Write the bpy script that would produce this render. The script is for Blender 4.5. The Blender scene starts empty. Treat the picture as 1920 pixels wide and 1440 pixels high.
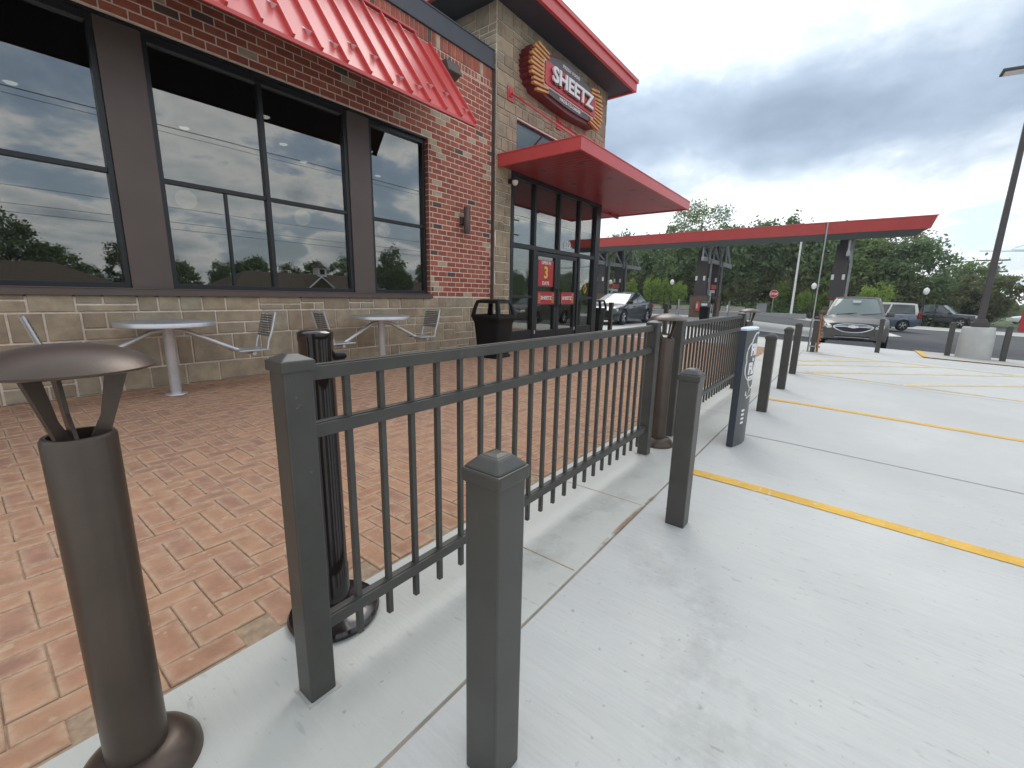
import bpy, bmesh, math, random
from mathutils import Vector, Matrix
R = math.radians
scene = bpy.context.scene
col = scene.collection

# ------------------------------------------------------------------ camera
def cam_basis(yaw, pitch, roll):
    cy, sy, cp, sp = math.cos(yaw), math.sin(yaw), math.cos(pitch), math.sin(pitch)
    f = Vector((cy*cp, sy*cp, sp)); r = Vector((sy, -cy, 0)); u = r.cross(f)
    r2 = r*math.cos(roll) + u*math.sin(roll); u2 = -r*math.sin(roll) + u*math.cos(roll)
    return r2, u2, f
cam_d = bpy.data.cameras.new("camera"); cam = bpy.data.objects.new("camera", cam_d); col.objects.link(cam)
_r, _u, _f = cam_basis(R(37.55682767), R(-11.55929377), R(1.12252232))
cam.matrix_world = Matrix(((_r.x, _u.x, -_f.x, 0), (_r.y, _u.y, -_f.y, 0), (_r.z, _u.z, -_f.z, 1.2), (0, 0, 0, 1)))
cam_d.sensor_width = 36; cam_d.lens = 809.78/1920*36
cam_d.clip_start = 0.05; cam_d.clip_end = 2000
scene.camera = cam
cy = scene.cycles
cy.max_bounces = 8; cy.diffuse_bounces = 3; cy.glossy_bounces = 5; cy.transmission_bounces = 4; cy.transparent_max_bounces = 12; cy.volume_bounces = 0
cy.caustics_reflective = False; cy.caustics_refractive = False
scene.view_settings.view_transform = 'Standard'; scene.view_settings.look = 'None'
scene.view_settings.exposure = 0.26; scene.view_settings.gamma = 1

# ------------------------------------------------------------------ sky and sun
SUN_AZ, SUN_EL = R(30), R(50)
sun_dir = Vector((math.cos(SUN_AZ)*math.cos(SUN_EL), math.sin(SUN_AZ)*math.cos(SUN_EL), math.sin(SUN_EL)))
world = bpy.data.worlds.new("World"); scene.world = world; world.use_nodes = True
nt = world.node_tree; nt.nodes.clear()
def N(nt, t, **kw):
    n = nt.nodes.new(t)
    for k, v in kw.items():
        if k in ('loc',): continue
        if hasattr(n, k) and not isinstance(k, int): setattr(n, k, v)
    return n
def math_n(nt, op, a, b=None, c=None, clamp=False):
    n = nt.nodes.new('ShaderNodeMath'); n.operation = op; n.use_clamp = clamp
    for i, v in enumerate((a, b, c)):
        if v is None: continue
        if isinstance(v, (int, float)): n.inputs[i].default_value = v
        else: nt.links.new(v, n.inputs[i])
    return n.outputs[0]
def mix_c(nt, fac, a, b, mode='MIX'):
    n = nt.nodes.new('ShaderNodeMix'); n.data_type = 'RGBA'; n.blend_type = mode
    for sock, v in ((n.inputs[0], fac), (n.inputs[6], a), (n.inputs[7], b)):
        if isinstance(v, (int, float)): sock.default_value = v
        elif isinstance(v, tuple): sock.default_value = v if len(v) == 4 else (*v, 1)
        else: nt.links.new(v, sock)
    return n.outputs[2]
def ramp(nt, fac, stops, interp='LINEAR'):
    n = nt.nodes.new('ShaderNodeValToRGB'); cr = n.color_ramp; cr.interpolation = interp
    while len(cr.elements) < len(stops): cr.elements.new(0.5)
    for e, (p, c) in zip(cr.elements, stops):
        e.position = p; e.color = c if len(c) == 4 else (*c, 1)
    nt.links.new(fac, n.inputs[0]); return n.outputs[0]
def noise(nt, vec, scale, detail=4, rough=0.5, dist=0.0, dims='3D', w=None):
    n = nt.nodes.new('ShaderNodeTexNoise'); n.noise_dimensions = dims
    n.inputs['Scale'].default_value = scale; n.inputs['Detail'].default_value = detail
    n.inputs['Roughness'].default_value = rough; n.inputs['Distortion'].default_value = dist
    if vec is not None: nt.links.new(vec, n.inputs['Vector'])
    if w is not None: n.inputs['W'].default_value = w
    return n.outputs['Fac']
sky = nt.nodes.new('ShaderNodeTexSky'); sky.sky_type = 'NISHITA'; sky.sun_disc = False
sky.sun_elevation = SUN_EL; sky.sun_rotation = R(60); sky.dust_density = 2.0; sky.ozone_density = 1.5
bg1 = nt.nodes.new('ShaderNodeBackground'); bg1.inputs[1].default_value = 0.15
nt.links.new(sky.outputs[0], bg1.inputs[0])
tc = nt.nodes.new('ShaderNodeTexCoord'); sep = nt.nodes.new('ShaderNodeSeparateXYZ')
nt.links.new(tc.outputs['Generated'], sep.inputs[0])
zz = math_n(nt, 'ADD', math_n(nt, 'MAXIMUM', sep.outputs[2], 0.0), 0.30)
comb = nt.nodes.new('ShaderNodeCombineXYZ')
nt.links.new(math_n(nt, 'DIVIDE', sep.outputs[0], zz), comb.inputs[0])
nt.links.new(math_n(nt, 'DIVIDE', sep.outputs[1], zz), comb.inputs[1])
comb.inputs[2].default_value = 49.63
cover = noise(nt, comb.outputs[0], 0.95, 9, 0.55, 0.35)
comb2 = nt.nodes.new('ShaderNodeVectorMath'); comb2.operation = 'ADD'; comb2.inputs[1].default_value = (5.3, 1.7, 8.1)
nt.links.new(comb.outputs[0], comb2.inputs[0])
detail = noise(nt, comb2.outputs[0], 2.9, 9, 0.55, 0.2)
wob = math_n(nt, 'MULTIPLY_ADD', noise(nt, comb2.outputs[0], 1.9, 6, .6), .34, -.17)
# one long grey bank of cloud lying beyond the forecourt, pale air under it
zb_ = math_n(nt, 'ADD', sep.outputs[2], wob)
def bump_n(v, c, w):
    q = math_n(nt, 'DIVIDE', math_n(nt, 'SUBTRACT', v, c), w)
    return math_n(nt, 'EXPONENT', math_n(nt, 'MULTIPLY', math_n(nt, 'MULTIPLY', q, q), -1.0))
ahead = math_n(nt, 'MULTIPLY_ADD', sep.outputs[0], 1.6, -.35, clamp=True)
bank = math_n(nt, 'MULTIPLY', bump_n(zb_, .315, .10), ahead)
low = math_n(nt, 'MULTIPLY', bump_n(sep.outputs[2], .02, .15), ahead)
thick = math_n(nt, 'ADD', math_n(nt, 'MULTIPLY', cover, 0.66), math_n(nt, 'MULTIPLY', detail, 0.40))
thick = math_n(nt, 'ADD', thick, math_n(nt, 'MULTIPLY', bank, .215))
thick = math_n(nt, 'SUBTRACT', thick, math_n(nt, 'ADD', math_n(nt, 'MULTIPLY', low, .08), math_n(nt, 'MULTIPLY', math_n(nt, 'MULTIPLY', bump_n(zb_, .56, .14), ahead), .05)))
behind = math_n(nt, 'MULTIPLY_ADD', sep.outputs[1], -1.5, -.1, clamp=True)
puff = math_n(nt, 'SUBTRACT', noise(nt, comb2.outputs[0], 2.1, 8, .55, .3), .56)
thick = math_n(nt, 'ADD', thick, math_n(nt, 'MULTIPLY', behind, math_n(nt, 'MULTIPLY_ADD', puff, .9, -.035)))
cloudcol = ramp(nt, thick, [(0.36, (0.62, 0.75, 0.90)), (0.43, (1.10, 1.12, 1.13)), (0.51, (0.84, 0.895, 0.94)), (0.60, (0.54, 0.615, 0.70)), (0.70, (0.35, 0.43, 0.53)), (0.86, (0.21, 0.275, 0.36))])
dt = nt.nodes.new('ShaderNodeVectorMath'); dt.operation = 'DOT_PRODUCT'; dt.inputs[1].default_value = sun_dir
nt.links.new(tc.outputs['Generated'], dt.inputs[0])
glow = math_n(nt, 'POWER', math_n(nt, 'MAXIMUM', dt.outputs['Value'], 0.0), 6.0)
glowm = math_n(nt, 'MULTIPLY_ADD', glow, 0.70, 1.10)
bg2 = nt.nodes.new('ShaderNodeBackground'); nt.links.new(cloudcol, bg2.inputs[0]); nt.links.new(glowm, bg2.inputs[1])
fac = ramp(nt, thick, [(0.30, (0.35,)*3), (0.42, (0.93,)*3)])
mx = nt.nodes.new('ShaderNodeMixShader'); nt.links.new(fac, mx.inputs[0])
nt.links.new(bg1.outputs[0], mx.inputs[1]); nt.links.new(bg2.outputs[0], mx.inputs[2])
wo = nt.nodes.new('ShaderNodeOutputWorld'); nt.links.new(mx.outputs[0], wo.inputs[0])

sl = bpy.data.lights.new("sun", 'SUN'); sl.energy = 0.70; sl.angle = R(24); sl.color = (1, 0.955, 0.89)
sun = bpy.data.objects.new("sun", sl); col.objects.link(sun)
sun.rotation_euler = (-sun_dir).to_track_quat('-Z', 'Y').to_euler(); sun.location = (20, 10, 40)

# ------------------------------------------------------------------ materials
def edge_dust(m, tone, amount):
    # sand lodged along the unit's rim, thinning towards its middle
    nt = m.node_tree; b = nt.nodes['Principled BSDF']; l = b.inputs['Base Color'].links[0].from_socket
    at = nt.nodes.new('ShaderNodeAttribute'); at.attribute_name = 'edge'
    tc = nt.nodes.new('ShaderNodeTexCoord'); f = noise(nt, tc.outputs['Object'], 22, 5, .65)
    k = math_n(nt, 'MULTIPLY', math_n(nt, 'POWER', at.outputs['Fac'], 1.4), ramp(nt, f, [(.30, (0,)*3), (.62, (amount,)*3)]))
    nt.links.new(mix_c(nt, k, l, tone), b.inputs['Base Color'])
def mat(name, color, rough=0.6, metal=0.0, spec=0.5, var=0.0, vscale=3.0, bump=0.0, bscale=60.0, coat=0.0, island=None, objrand=0.0, emit=None, speck=None, stretch=None):
    m = bpy.data.materials.new(name); m.use_nodes = True
    nt = m.node_tree; b = nt.nodes['Principled BSDF']
    b.inputs['Roughness'].default_value = rough; b.inputs['Metallic'].default_value = metal
    b.inputs['Specular IOR Level'].default_value = spec; b.inputs['Coat Weight'].default_value = coat
    b.inputs['Coat Roughness'].default_value = 0.06
    tc = nt.nodes.new('ShaderNodeTexCoord'); vec = tc.outputs['Object']
    if stretch:
        mp = nt.nodes.new('ShaderNodeMapping'); mp.inputs['Scale'].default_value = stretch
        nt.links.new(vec, mp.inputs[0]); vec = mp.outputs[0]
    c = (*color, 1)
    if island:
        g = nt.nodes.new('ShaderNodeNewGeometry')
        c = ramp(nt, g.outputs['Random Per Island'], island, 'CONSTANT')
    if objrand:
        oi = nt.nodes.new('ShaderNodeObjectInfo')
        c = mix_c(nt, oi.outputs['Random'], tuple(x*(1-objrand) for x in color), tuple(min(1, x*(1+objrand)) for x in color))
    if var:
        f = noise(nt, vec, vscale, 6, 0.6)
        fr = ramp(nt, f, [(0.3, (1-var,)*3), (0.7, (1+var*0.6,)*3)])
        c = mix_c(nt, 1.0, c, fr, 'MULTIPLY')
    if speck:
        sc, amt, scol = speck
        f = noise(nt, vec, sc, 2, 0.5)
        fr = ramp(nt, f, [(amt, (0,)*3), (amt+0.04, (1,)*3)])
        c = mix_c(nt, fr, c, scol)
    if isinstance(c, tuple): b.inputs['Base Color'].default_value = c
    else: nt.links.new(c, b.inputs['Base Color'])
    if bump:
        f = noise(nt, vec, bscale, 5, 0.6)
        bp = nt.nodes.new('ShaderNodeBump'); bp.inputs['Strength'].default_value = bump; bp.inputs['Distance'].default_value = 0.01
        nt.links.new(f, bp.inputs['Height']); nt.links.new(bp.outputs[0], b.inputs['Normal'])
    if emit:
        b.inputs['Emission Color'].default_value = (*emit[0], 1); b.inputs['Emission Strength'].default_value = emit[1]
    return m
def isl(pairs):
    out = []; p = 0.0
    for w, c in pairs: out.append((p, c)); p += w
    return out
M = {}
M['brick'] = mat('brick', (.3, .1, .06), .85, var=.22, vscale=9, bump=.35, bscale=70, island=isl([
    (.19, (.42, .122, .075)), (.18, (.37, .105, .068)), (.17, (.455, .145, .088)), (.15, (.34, .10, .067)), (.14, (.40, .132, .088)),
    (.06, (.52, .40, .28)), (.04, (.13, .085, .07)), (.07, (.385, .115, .073))]))
M['mortar'] = mat('mortar', (.86, .74, .63), .95, var=.2, vscale=12, bump=.3, bscale=120)
M['stone'] = mat('stone', (.2, .17, .12), .9, var=.28, vscale=5, bump=.9, bscale=16, island=isl([
    (.2, (.405, .322, .222)), (.2, (.355, .285, .200)), (.2, (.435, .350, .245)), (.2, (.385, .322, .236)), (.2, (.34, .262, .182))]))
M['stone_mortar'] = mat('stone_mortar', (.78, .73, .63), .95, var=.2, vscale=8)
M['paver'] = mat('paver', (.3, .15, .09), .92, var=.22, vscale=9, bump=.5, bscale=45, speck=(15, .66, (.47, .315, .205)), island=isl([
    (.18, (.41, .225, .138)), (.18, (.39, .208, .130)), (.16, (.43, .240, .146)), (.16, (.36, .195, .133)), (.16, (.41, .228, .145)), (.16, (.375, .205, .136))]))
edge_dust(M['paver'], (.50, .345, .235), .95)
M['paver_joint'] = mat('paver_joint', (.37, .265, .18), .95, var=.35, vscale=25)
M['bronze'] = mat('dark_bronze_paint', (.060, .058, .051), .40, 0.0, .5, var=.22, vscale=5, bump=.10, bscale=320, speck=(42, .735, (.12, .115, .105)))
M['light_brown'] = mat('brown_bollard_paint', (.085, .062, .048), .34, .45, .5, var=.15, vscale=5, bump=.08, bscale=260, speck=(14, .765, (.5, .48, .45)))
M['frame'] = mat('black_frame', (.022, .023, .026), .35, .2, .5, var=.1, vscale=3)
M['brown_panel'] = mat('brown_panel', (.125, .094, .084), .45, .2, .5, var=.12, vscale=2)
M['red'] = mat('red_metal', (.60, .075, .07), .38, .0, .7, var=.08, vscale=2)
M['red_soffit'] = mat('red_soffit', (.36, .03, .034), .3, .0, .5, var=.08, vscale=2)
M['navy'] = mat('shaded_soffit', (.045, .05, .065), .6, var=.1)  # the soffit's shade is put into this dark base colour
M['coping'] = mat('coping', (.07, .075, .09), .5, var=.08)
M['alu'] = mat('aluminium', (.62, .63, .65), .36, .55, .5, var=.1, vscale=5, bump=.05, bscale=400)
M['table_top'] = mat('perforated_top', (.56, .57, .59), .38, .55, .5, speck=(95, .60, (.05, .05, .055)))
M['white_metal'] = mat('white_metal', (.75, .76, .76), .4)
M['joint'] = mat('pavement_joint', (.25, .24, .22), .95, var=.3, vscale=5)
M['galv'] = mat('galvanised', (.40, .41, .42), .45, .6, var=.2, vscale=8)
M['black_plastic'] = mat('black_plastic', (.005, .005, .006), .5, 0, .3, bump=.1, bscale=200)
M['gloss_brown'] = mat('gloss_dark_brown', (.018, .013, .012), .12, 0, .6, var=.1)
M['rubber'] = mat('rubber', (.015, .015, .016), .8)
M['white_paint'] = mat('white_paint', (.75, .75, .73), .6, var=.12, vscale=6)
M['yellow_paint'] = mat('yellow_paint', (.72, .42, .055), .7, var=.16, vscale=7, speck=(34, .62, (.62, .52, .34)))
M['faded_yellow'] = mat('faded_yellow', (.62, .50, .27), .8, var=.15, vscale=3, speck=(9, .55, (.57, .56, .52)))
M['asphalt'] = mat('asphalt', (.085, .087, .092), .9, var=.22, vscale=.8, bump=.5, bscale=60)
M['grass'] = mat('grass', (.07, .10, .035), .95, var=.5, vscale=.6, bump=.8, bscale=12)
M['kerb'] = mat('kerb_concrete', (.46, .45, .42), .85, var=.15, vscale=2)
M['pale_block'] = mat('pale_concrete', (.50, .50, .485), .8, var=.13, vscale=4, bump=.25, bscale=40, speck=(7, .74, (.3, .3, .3)))
M['interior'] = mat('interior_wall', (.10, .085, .07), .8, var=.2, vscale=1)
M['interior_yellow'] = mat('interior_yellow', (.55, .50, .22), .8)
M['lamp_warm'] = mat('lamp_warm', (.9, .8, .6), .5, emit=((1, .80, .5), .62))
M['lamp_white'] = mat('lamp_white', (.9, .9, .85), .5, emit=((1, .95, .85), 2.5))
M['sign_red'] = mat('sign_red', (.50, .03, .035), .4, coat=.2)
M['sign_maroon'] = mat('sign_maroon', (.16, .02, .025), .45)
M['sign_orange'] = mat('sign_orange', (.66, .33, .12), .45, var=.15, vscale=4)
M['sign_yellow'] = mat('sign_yellow', (.9, .60, .08), .5)
M['sign_dark'] = mat('sign_dark_metal', (.10, .085, .085), .4)
M['sign_white'] = mat('sign_white', (.82, .80, .80), .45)
M['navy_paint'] = mat('navy_edge', (.03, .04, .055), .4)
M['grey_panel'] = mat('grey_panel', (.085, .09, .09), .4, var=.08)
M['ice'] = mat('pale_top', (.62, .72, .78), .5)
M['slat'] = mat('slat_metal', (.20, .205, .215), .4, .5)
M['chrome'] = mat('chrome', (.75, .76, .78), .12, 1.0)
M['clear_lens'] = mat('headlight_lens', (.62, .62, .56), .12, 0.1, .6)
M['tail_red'] = mat('tail_light', (.35, .02, .02), .2)
M['car_glass'] = mat('car_glass', (.03, .04, .042), .04, 0, .9)
M['windshield'] = mat('windshield_glass', (.13, .17, .165), .05, 0, .45)
M['rim'] = mat('alloy_rim', (.55, .55, .56), .3, .8)
M['grille'] = mat('grille_black', (.012, .012, .013), .5)
M['paint_grey'] = mat('paint_warm_grey', (.085, .080, .074), .42, .25, .4, coat=.35)
M['paint_navy'] = mat('paint_navy', (.010, .017, .03), .3, .1, .5, coat=.7)
M['paint_black'] = mat('paint_black', (.010, .012, .015), .28, .2, .5, coat=1.0)
M['paint_blue'] = mat('paint_slate_blue', (.10, .125, .165), .3, .4, .5, coat=1.0)
M['van_white'] = mat('van_white', (.7, .7, .68), .35, coat=.6)
M['rust'] = mat('rusty_orange', (.42, .18, .09), .85, var=.3, vscale=20)
M['wood'] = mat('pole_wood', (.11, .085, .065), .9, var=.25, vscale=6, bump=.4, bscale=20)
M['bark'] = mat('bark', (.075, .058, .044), .95, var=.35, vscale=4, bump=.8, bscale=12)
M['roof_shingle'] = mat('roof_shingle', (.10, .075, .055), .9, var=.25, vscale=3)
M['siding'] = mat('siding', (.42, .40, .36), .8, var=.1)
M['green_ceiling'] = mat('canopy_underside', (.16, .18, .17), .6)
M['stone_far'] = mat('brown_stone_base', (.17, .125, .09), .9, var=.3, vscale=8, bump=.6, bscale=20)
M['globe'] = mat('white_globe', (.85, .85, .82), .4)
M['pv_brown'] = mat('pole_brown', (.070, .060, .060), .5, .2, var=.1)
M['beige_wall'] = mat('pale_retaining_wall', (.40, .37, .31), .9, var=.2, vscale=1.5)

def leaf_mat(name, c1, c2, c3):
    m = bpy.data.materials.new(name); m.use_nodes = True; nt = m.node_tree
    b = nt.nodes['Principled BSDF']; b.inputs['Roughness'].default_value = .6; b.inputs['Specular IOR Level'].default_value = .25
    g = nt.nodes.new('ShaderNodeNewGeometry'); oi = nt.nodes.new('ShaderNodeObjectInfo'); tc = nt.nodes.new('ShaderNodeTexCoord')
    f = math_n(nt, 'ADD', math_n(nt, 'MULTIPLY', g.outputs['Random Per Island'], .5), math_n(nt, 'MULTIPLY', noise(nt, tc.outputs['Object'], .7, 3), .6))
    f = math_n(nt, 'ADD', f, math_n(nt, 'MULTIPLY_ADD', oi.outputs['Random'], .3, -.2))
    c = ramp(nt, f, [(.15, c1), (.5, c2), (.85, c3)])
    nt.links.new(c, b.inputs['Base Color'])
    tr = nt.nodes.new('ShaderNodeBsdfTranslucent'); nt.links.new(c, tr.inputs[0])
    ms = nt.nodes.new('ShaderNodeMixShader'); ms.inputs[0].default_value = .45
    nt.links.new(b.outputs[0], ms.inputs[1]); nt.links.new(tr.outputs[0], ms.inputs[2])
    nt.links.new(ms.outputs[0], nt.nodes['Material Output'].inputs[0]); return m
M['leaf_dark'] = leaf_mat('leaf_dark', (.105, .150, .078), (.165, .235, .108), (.23, .31, .14))
M['leaf_mid'] = leaf_mat('leaf_mid', (.11, .16, .065), (.18, .255, .10), (.26, .33, .13))
M['leaf_light'] = leaf_mat('leaf_light', (.13, .19, .04), (.21, .31, .06), (.32, .42, .09))
M['leaf_olive'] = leaf_mat('leaf_olive', (.10, .125, .055), (.175, .195, .09), (.26, .26, .13))

def glass_mat(name, refl, tint):
    m = bpy.data.materials.new(name); m.use_nodes = True; nt = m.node_tree
    nt.nodes.remove(nt.nodes['Principled BSDF'])
    gl = nt.nodes.new('ShaderNodeBsdfGlossy'); gl.inputs['Roughness'].default_value = 0.0; gl.inputs[0].default_value = (1, .985, .94, 1)
    tc = nt.nodes.new('ShaderNodeTexCoord'); f = noise(nt, tc.outputs['Object'], .55, 1)
    bp = nt.nodes.new('ShaderNodeBump'); bp.inputs['Strength'].default_value = .05; bp.inputs['Distance'].default_value = .02
    nt.links.new(f, bp.inputs['Height']); nt.links.new(bp.outputs[0], gl.inputs['Normal'])
    tr = nt.nodes.new('ShaderNodeBsdfTransparent'); tr.inputs[0].default_value = (*tint, 1)
    fr = nt.nodes.new('ShaderNodeFresnel'); fr.inputs[0].default_value = 1.5
    fac = math_n(nt, 'MULTIPLY_ADD', fr.outputs[0], .7, refl, clamp=True)
    ms = nt.nodes.new('ShaderNodeMixShader'); nt.links.new(fac, ms.inputs[0])
    nt.links.new(tr.outputs[0], ms.inputs[1]); nt.links.new(gl.outputs[0], ms.inputs[2])
    nt.links.new(ms.outputs[0], nt.nodes['Material Output'].inputs[0]); return m
M['glass'] = glass_mat('tinted_window_glass', .185, (.33, .35, .34))
_cp = bpy.data.materials.new('clear_plastic'); _cp.use_nodes = True; _n = _cp.node_tree
_t = _n.nodes.new('ShaderNodeBsdfTransparent'); _x = _n.nodes.new('ShaderNodeMixShader'); _x.inputs[0].default_value = .7
_n.nodes['Principled BSDF'].inputs['Base Color'].default_value = (.9, .85, .85, 1); _n.nodes['Principled BSDF'].inputs['Roughness'].default_value = .15
_n.links.new(_t.outputs[0], _x.inputs[1]); _n.links.new(_n.nodes['Principled BSDF'].outputs[0], _x.inputs[2]); _n.links.new(_x.outputs[0], _n.nodes['Material Output'].inputs[0])
M['clear_plastic'] = _cp
M['glass_door'] = glass_mat('door_glass', .19, (.55, .57, .55))

def concrete_mat(name, base, streak, tint):
    m = bpy.data.materials.new(name); m.use_nodes = True; nt = m.node_tree; b = nt.nodes['Principled BSDF']
    tc = nt.nodes.new('ShaderNodeTexCoord'); v = tc.outputs['Object']
    f1 = noise(nt, v, .55, 6, .6, .4); f2 = noise(nt, v, 3.2, 7, .65)
    mp = nt.nodes.new('ShaderNodeMapping'); mp.inputs['Scale'].default_value = (75, 3.5, 1); mp.inputs['Rotation'].default_value = (0, 0, R(4))
    nt.links.new(v, mp.inputs[0]); f3 = noise(nt, mp.outputs[0], 1.0, 5, .65)
    c = ramp(nt, f1, [(.3, tuple(x*.92 for x in base)), (.7, tuple(min(1, x*1.08) for x in base))])
    c = mix_c(nt, ramp(nt, f2, [(.42, (0,)*3), (.75, (.35,)*3)]), c, tint)
    c = mix_c(nt, streak, c, mix_c(nt, 1.0, c, ramp(nt, f3, [(.3, (.82,)*3), (.6, (1.05,)*3)]), 'MULTIPLY'))
    f4 = noise(nt, v, 38, 3, .5)
    c = mix_c(nt, ramp(nt, f4, [(.68, (0,)*3), (.75, (.6,)*3)]), c, tuple(x*.5 for x in base))
    mp2 = nt.nodes.new('ShaderNodeMapping'); mp2.inputs['Scale'].default_value = (34, 9, 1); mp2.inputs['Rotation'].default_value = (0, 0, R(-12))
    nt.links.new(v, mp2.inputs[0]); f5 = noise(nt, mp2.outputs[0], 1.0, 3, .55); f6 = noise(nt, v, .8, 3, .5)
    pit = math_n(nt, 'MULTIPLY', ramp(nt, f5, [(.64, (0,)*3), (.71, (.5,)*3)]), ramp(nt, f6, [(.40, (0,)*3), (.58, (1,)*3)]))
    c = mix_c(nt, pit, c, tuple(x*.62 for x in base))
    f7 = noise(nt, v, .33, 4, .6, 1.2)
    c = mix_c(nt, ramp(nt, f7, [(.50, (0,)*3), (.62, (.45,)*3)]), c, tint)
    nt.links.new(c, b.inputs['Base Color']); b.inputs['Roughness'].default_value = .82
    bp = nt.nodes.new('ShaderNodeBump'); bp.inputs['Strength'].default_value = .45; bp.inputs['Distance'].default_value = .004
    nt.links.new(math_n(nt, 'ADD', f3, math_n(nt, 'MULTIPLY', noise(nt, v, 90, 4), .6)), bp.inputs['Height']); nt.links.new(bp.outputs[0], b.inputs['Normal'])
    return m
M['concrete'] = concrete_mat('brushed_concrete', (.535, .535, .515), .38, (.47, .475, .47))
M['walk'] = concrete_mat('smooth_concrete', (.53, .53, .49), .15, (.47, .47, .435))

# ------------------------------------------------------------------ mesh helpers
class MB:
    def __init__(s): s.v = []; s.f = []; s.m = []
    def add(s, vs, fs, mi=0):
        o = len(s.v); s.v += [tuple(v) for v in vs]; s.f += [tuple(i+o for i in f) for f in fs]; s.m += [mi]*len(fs); return s
    def box(s, c, d, rz=0, mi=0, ry=0, rx=0, taper=1.0):
        x, y, z = d[0]/2, d[1]/2, d[2]/2; t = taper
        vs = [(-x, -y, -z), (x, -y, -z), (x, y, -z), (-x, y, -z), (-x*t, -y*t, z), (x*t, -y*t, z), (x*t, y*t, z), (-x*t, y*t, z)]
        mt = Matrix.Translation(c) @ Matrix.Rotation(rz, 4, 'Z') @ Matrix.Rotation(ry, 4, 'Y') @ Matrix.Rotation(rx, 4, 'X')
        return s.add([mt @ Vector(v) for v in vs], [(0, 3, 2, 1), (4, 5, 6, 7), (0, 1, 5, 4), (1, 2, 6, 5), (2, 3, 7, 6), (3, 0, 4, 7)], mi)
    def bb(s, a, b, mi=0):
        return s.box([(p+q)/2 for p, q in zip(a, b)], [abs(q-p) for p, q in zip(a, b)], mi=mi)
    def tube(s, pts, r, n=12, mi=0, caps=True):
        pts = [Vector(p) for p in pts]; rs = r if isinstance(r, (list, tuple)) else [r]*len(pts)
        rings = []
        up = None
        for i, p in enumerate(pts):
            d = (pts[min(i+1, len(pts)-1)] - pts[max(i-1, 0)]).normalized()
            if up is None or abs(up.dot(d)) > .95: up = Vector((0, 0, 1)) if abs(d.z) < .9 else Vector((1, 0, 0))
            a = d.cross(up).normalized(); b = a.cross(d).normalized()
            rings.append([p + (a*math.cos(t) + b*math.sin(t))*rs[i] for t in [2*math.pi*k/n for k in range(n)]])
        vs = [v for ring in rings for v in ring]; fs = []
        for i in range(len(pts)-1):
            for k in range(n):
                fs.append((i*n+k, (i+1)*n+k, (i+1)*n+(k+1) % n, i*n+(k+1) % n))
        if caps: fs += [tuple(range(n)), tuple(reversed(range((len(pts)-1)*n, len(pts)*n)))]
        return s.add(vs, fs, mi)
    def lathe(s, prof, c=(0, 0, 0), n=32, mi=0, axis='Z', sx=1, sy=1):
        vs = []; fs = []; m = len(prof)
        for k in range(n):
            a = 2*math.pi*k/n
            for (r, z) in prof:
                p = (r*math.cos(a)*sx, r*math.sin(a)*sy, z)
                if axis == 'Y': p = (p[0], p[2], p[1])
                if axis == 'X': p = (p[2], p[0], p[1])
                vs.append((p[0]+c[0], p[1]+c[1], p[2]+c[2]))
        for k in range(n):
            for i in range(m-1):
                a, b = k*m+i, ((k+1) % n)*m+i
                f = (a, b, b+1, a+1)
                fs.append(f if axis != 'Y' else tuple(reversed(f)))
        return s.add(vs, fs, mi)
    def prism(s, poly, map0, map1, mi=0):
        n = len(poly); vs = [map0(*p) for p in poly] + [map1(*p) for p in poly]
        fs = [tuple(range(n)), tuple(reversed(range(n, 2*n)))] + [(i, n+i, n+(i+1) % n, (i+1) % n) for i in range(n)]
        return s.add(vs, fs, mi)
    def grid(s, fn, nu, nv, mi=0, flip=False):
        vs = [fn(i/nu, j/nv) for i in range(nu+1) for j in range(nv+1)]; fs = []
        for i in range(nu):
            for j in range(nv):
                a = i*(nv+1)+j; f = (a, a+nv+1, a+nv+2, a+1); fs.append(tuple(reversed(f)) if flip else f)
        return s.add(vs, fs, mi)
    def build(s, name, mats, parent=None, world=True, smooth=None, bevel=None, recalc=True, weld=False):
        me = bpy.data.meshes.new(name)
        off = Vector((0, 0, 0))
        if parent is not None and world:
            p = parent
            while p is not None: off += p.location; p = p.parent
        me.from_pydata([tuple(Vector(v)-off) for v in s.v], [], s.f)
        for m in (mats if isinstance(mats, (list, tuple)) else [mats]): me.materials.append(m)
        if len(me.materials) > 1: me.polygons.foreach_set('material_index', s.m)
        if bevel or recalc or weld:
            bm = bmesh.new(); bm.from_mesh(me)
            if weld: bmesh.ops.remove_doubles(bm, verts=bm.verts, dist=.0005)
            if recalc: bmesh.ops.recalc_face_normals(bm, faces=bm.faces)
            if bevel:
                es = [e for e in bm.edges if len(e.link_faces) == 2 and e.calc_face_angle(0) > R(35)]
                bmesh.ops.bevel(bm, geom=es, offset=bevel, segments=2, affect='EDGES', profile=.6, clamp_overlap=True)
            bm.to_mesh(me); bm.free()
        if smooth:
            me.shade_smooth(); me.set_sharp_from_angle(angle=R(smooth))
        me.update()
        o = bpy.data.objects.new(name, me); col.objects.link(o)
        if parent is not None: o.parent = parent
        return o
def tag(o, label=None, cat=None, group=None, kind=None):
    if label: o['label'] = label
    if cat: o['category'] = cat
    if group: o['group'] = group
    if kind: o['kind'] = kind
    return o
def thing(name, label, cat, loc=(0, 0, 0), rz=0, group=None, kind=None):
    o = bpy.data.objects.new(name, None); col.objects.link(o); o.location = loc; o.rotation_euler = (0, 0, rz)
    o.empty_display_size = .2
    return tag(o, label, cat, group, kind)
KIDS = {}
def copy_tree(o, parent=None):
    c = o.copy(); col.objects.link(c)
    if parent is not None: c.parent = parent
    for ch in [x for x in bpy.data.objects if x.parent == o and x.name in col.objects]:
        copy_tree(ch, c)
    return c
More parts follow.
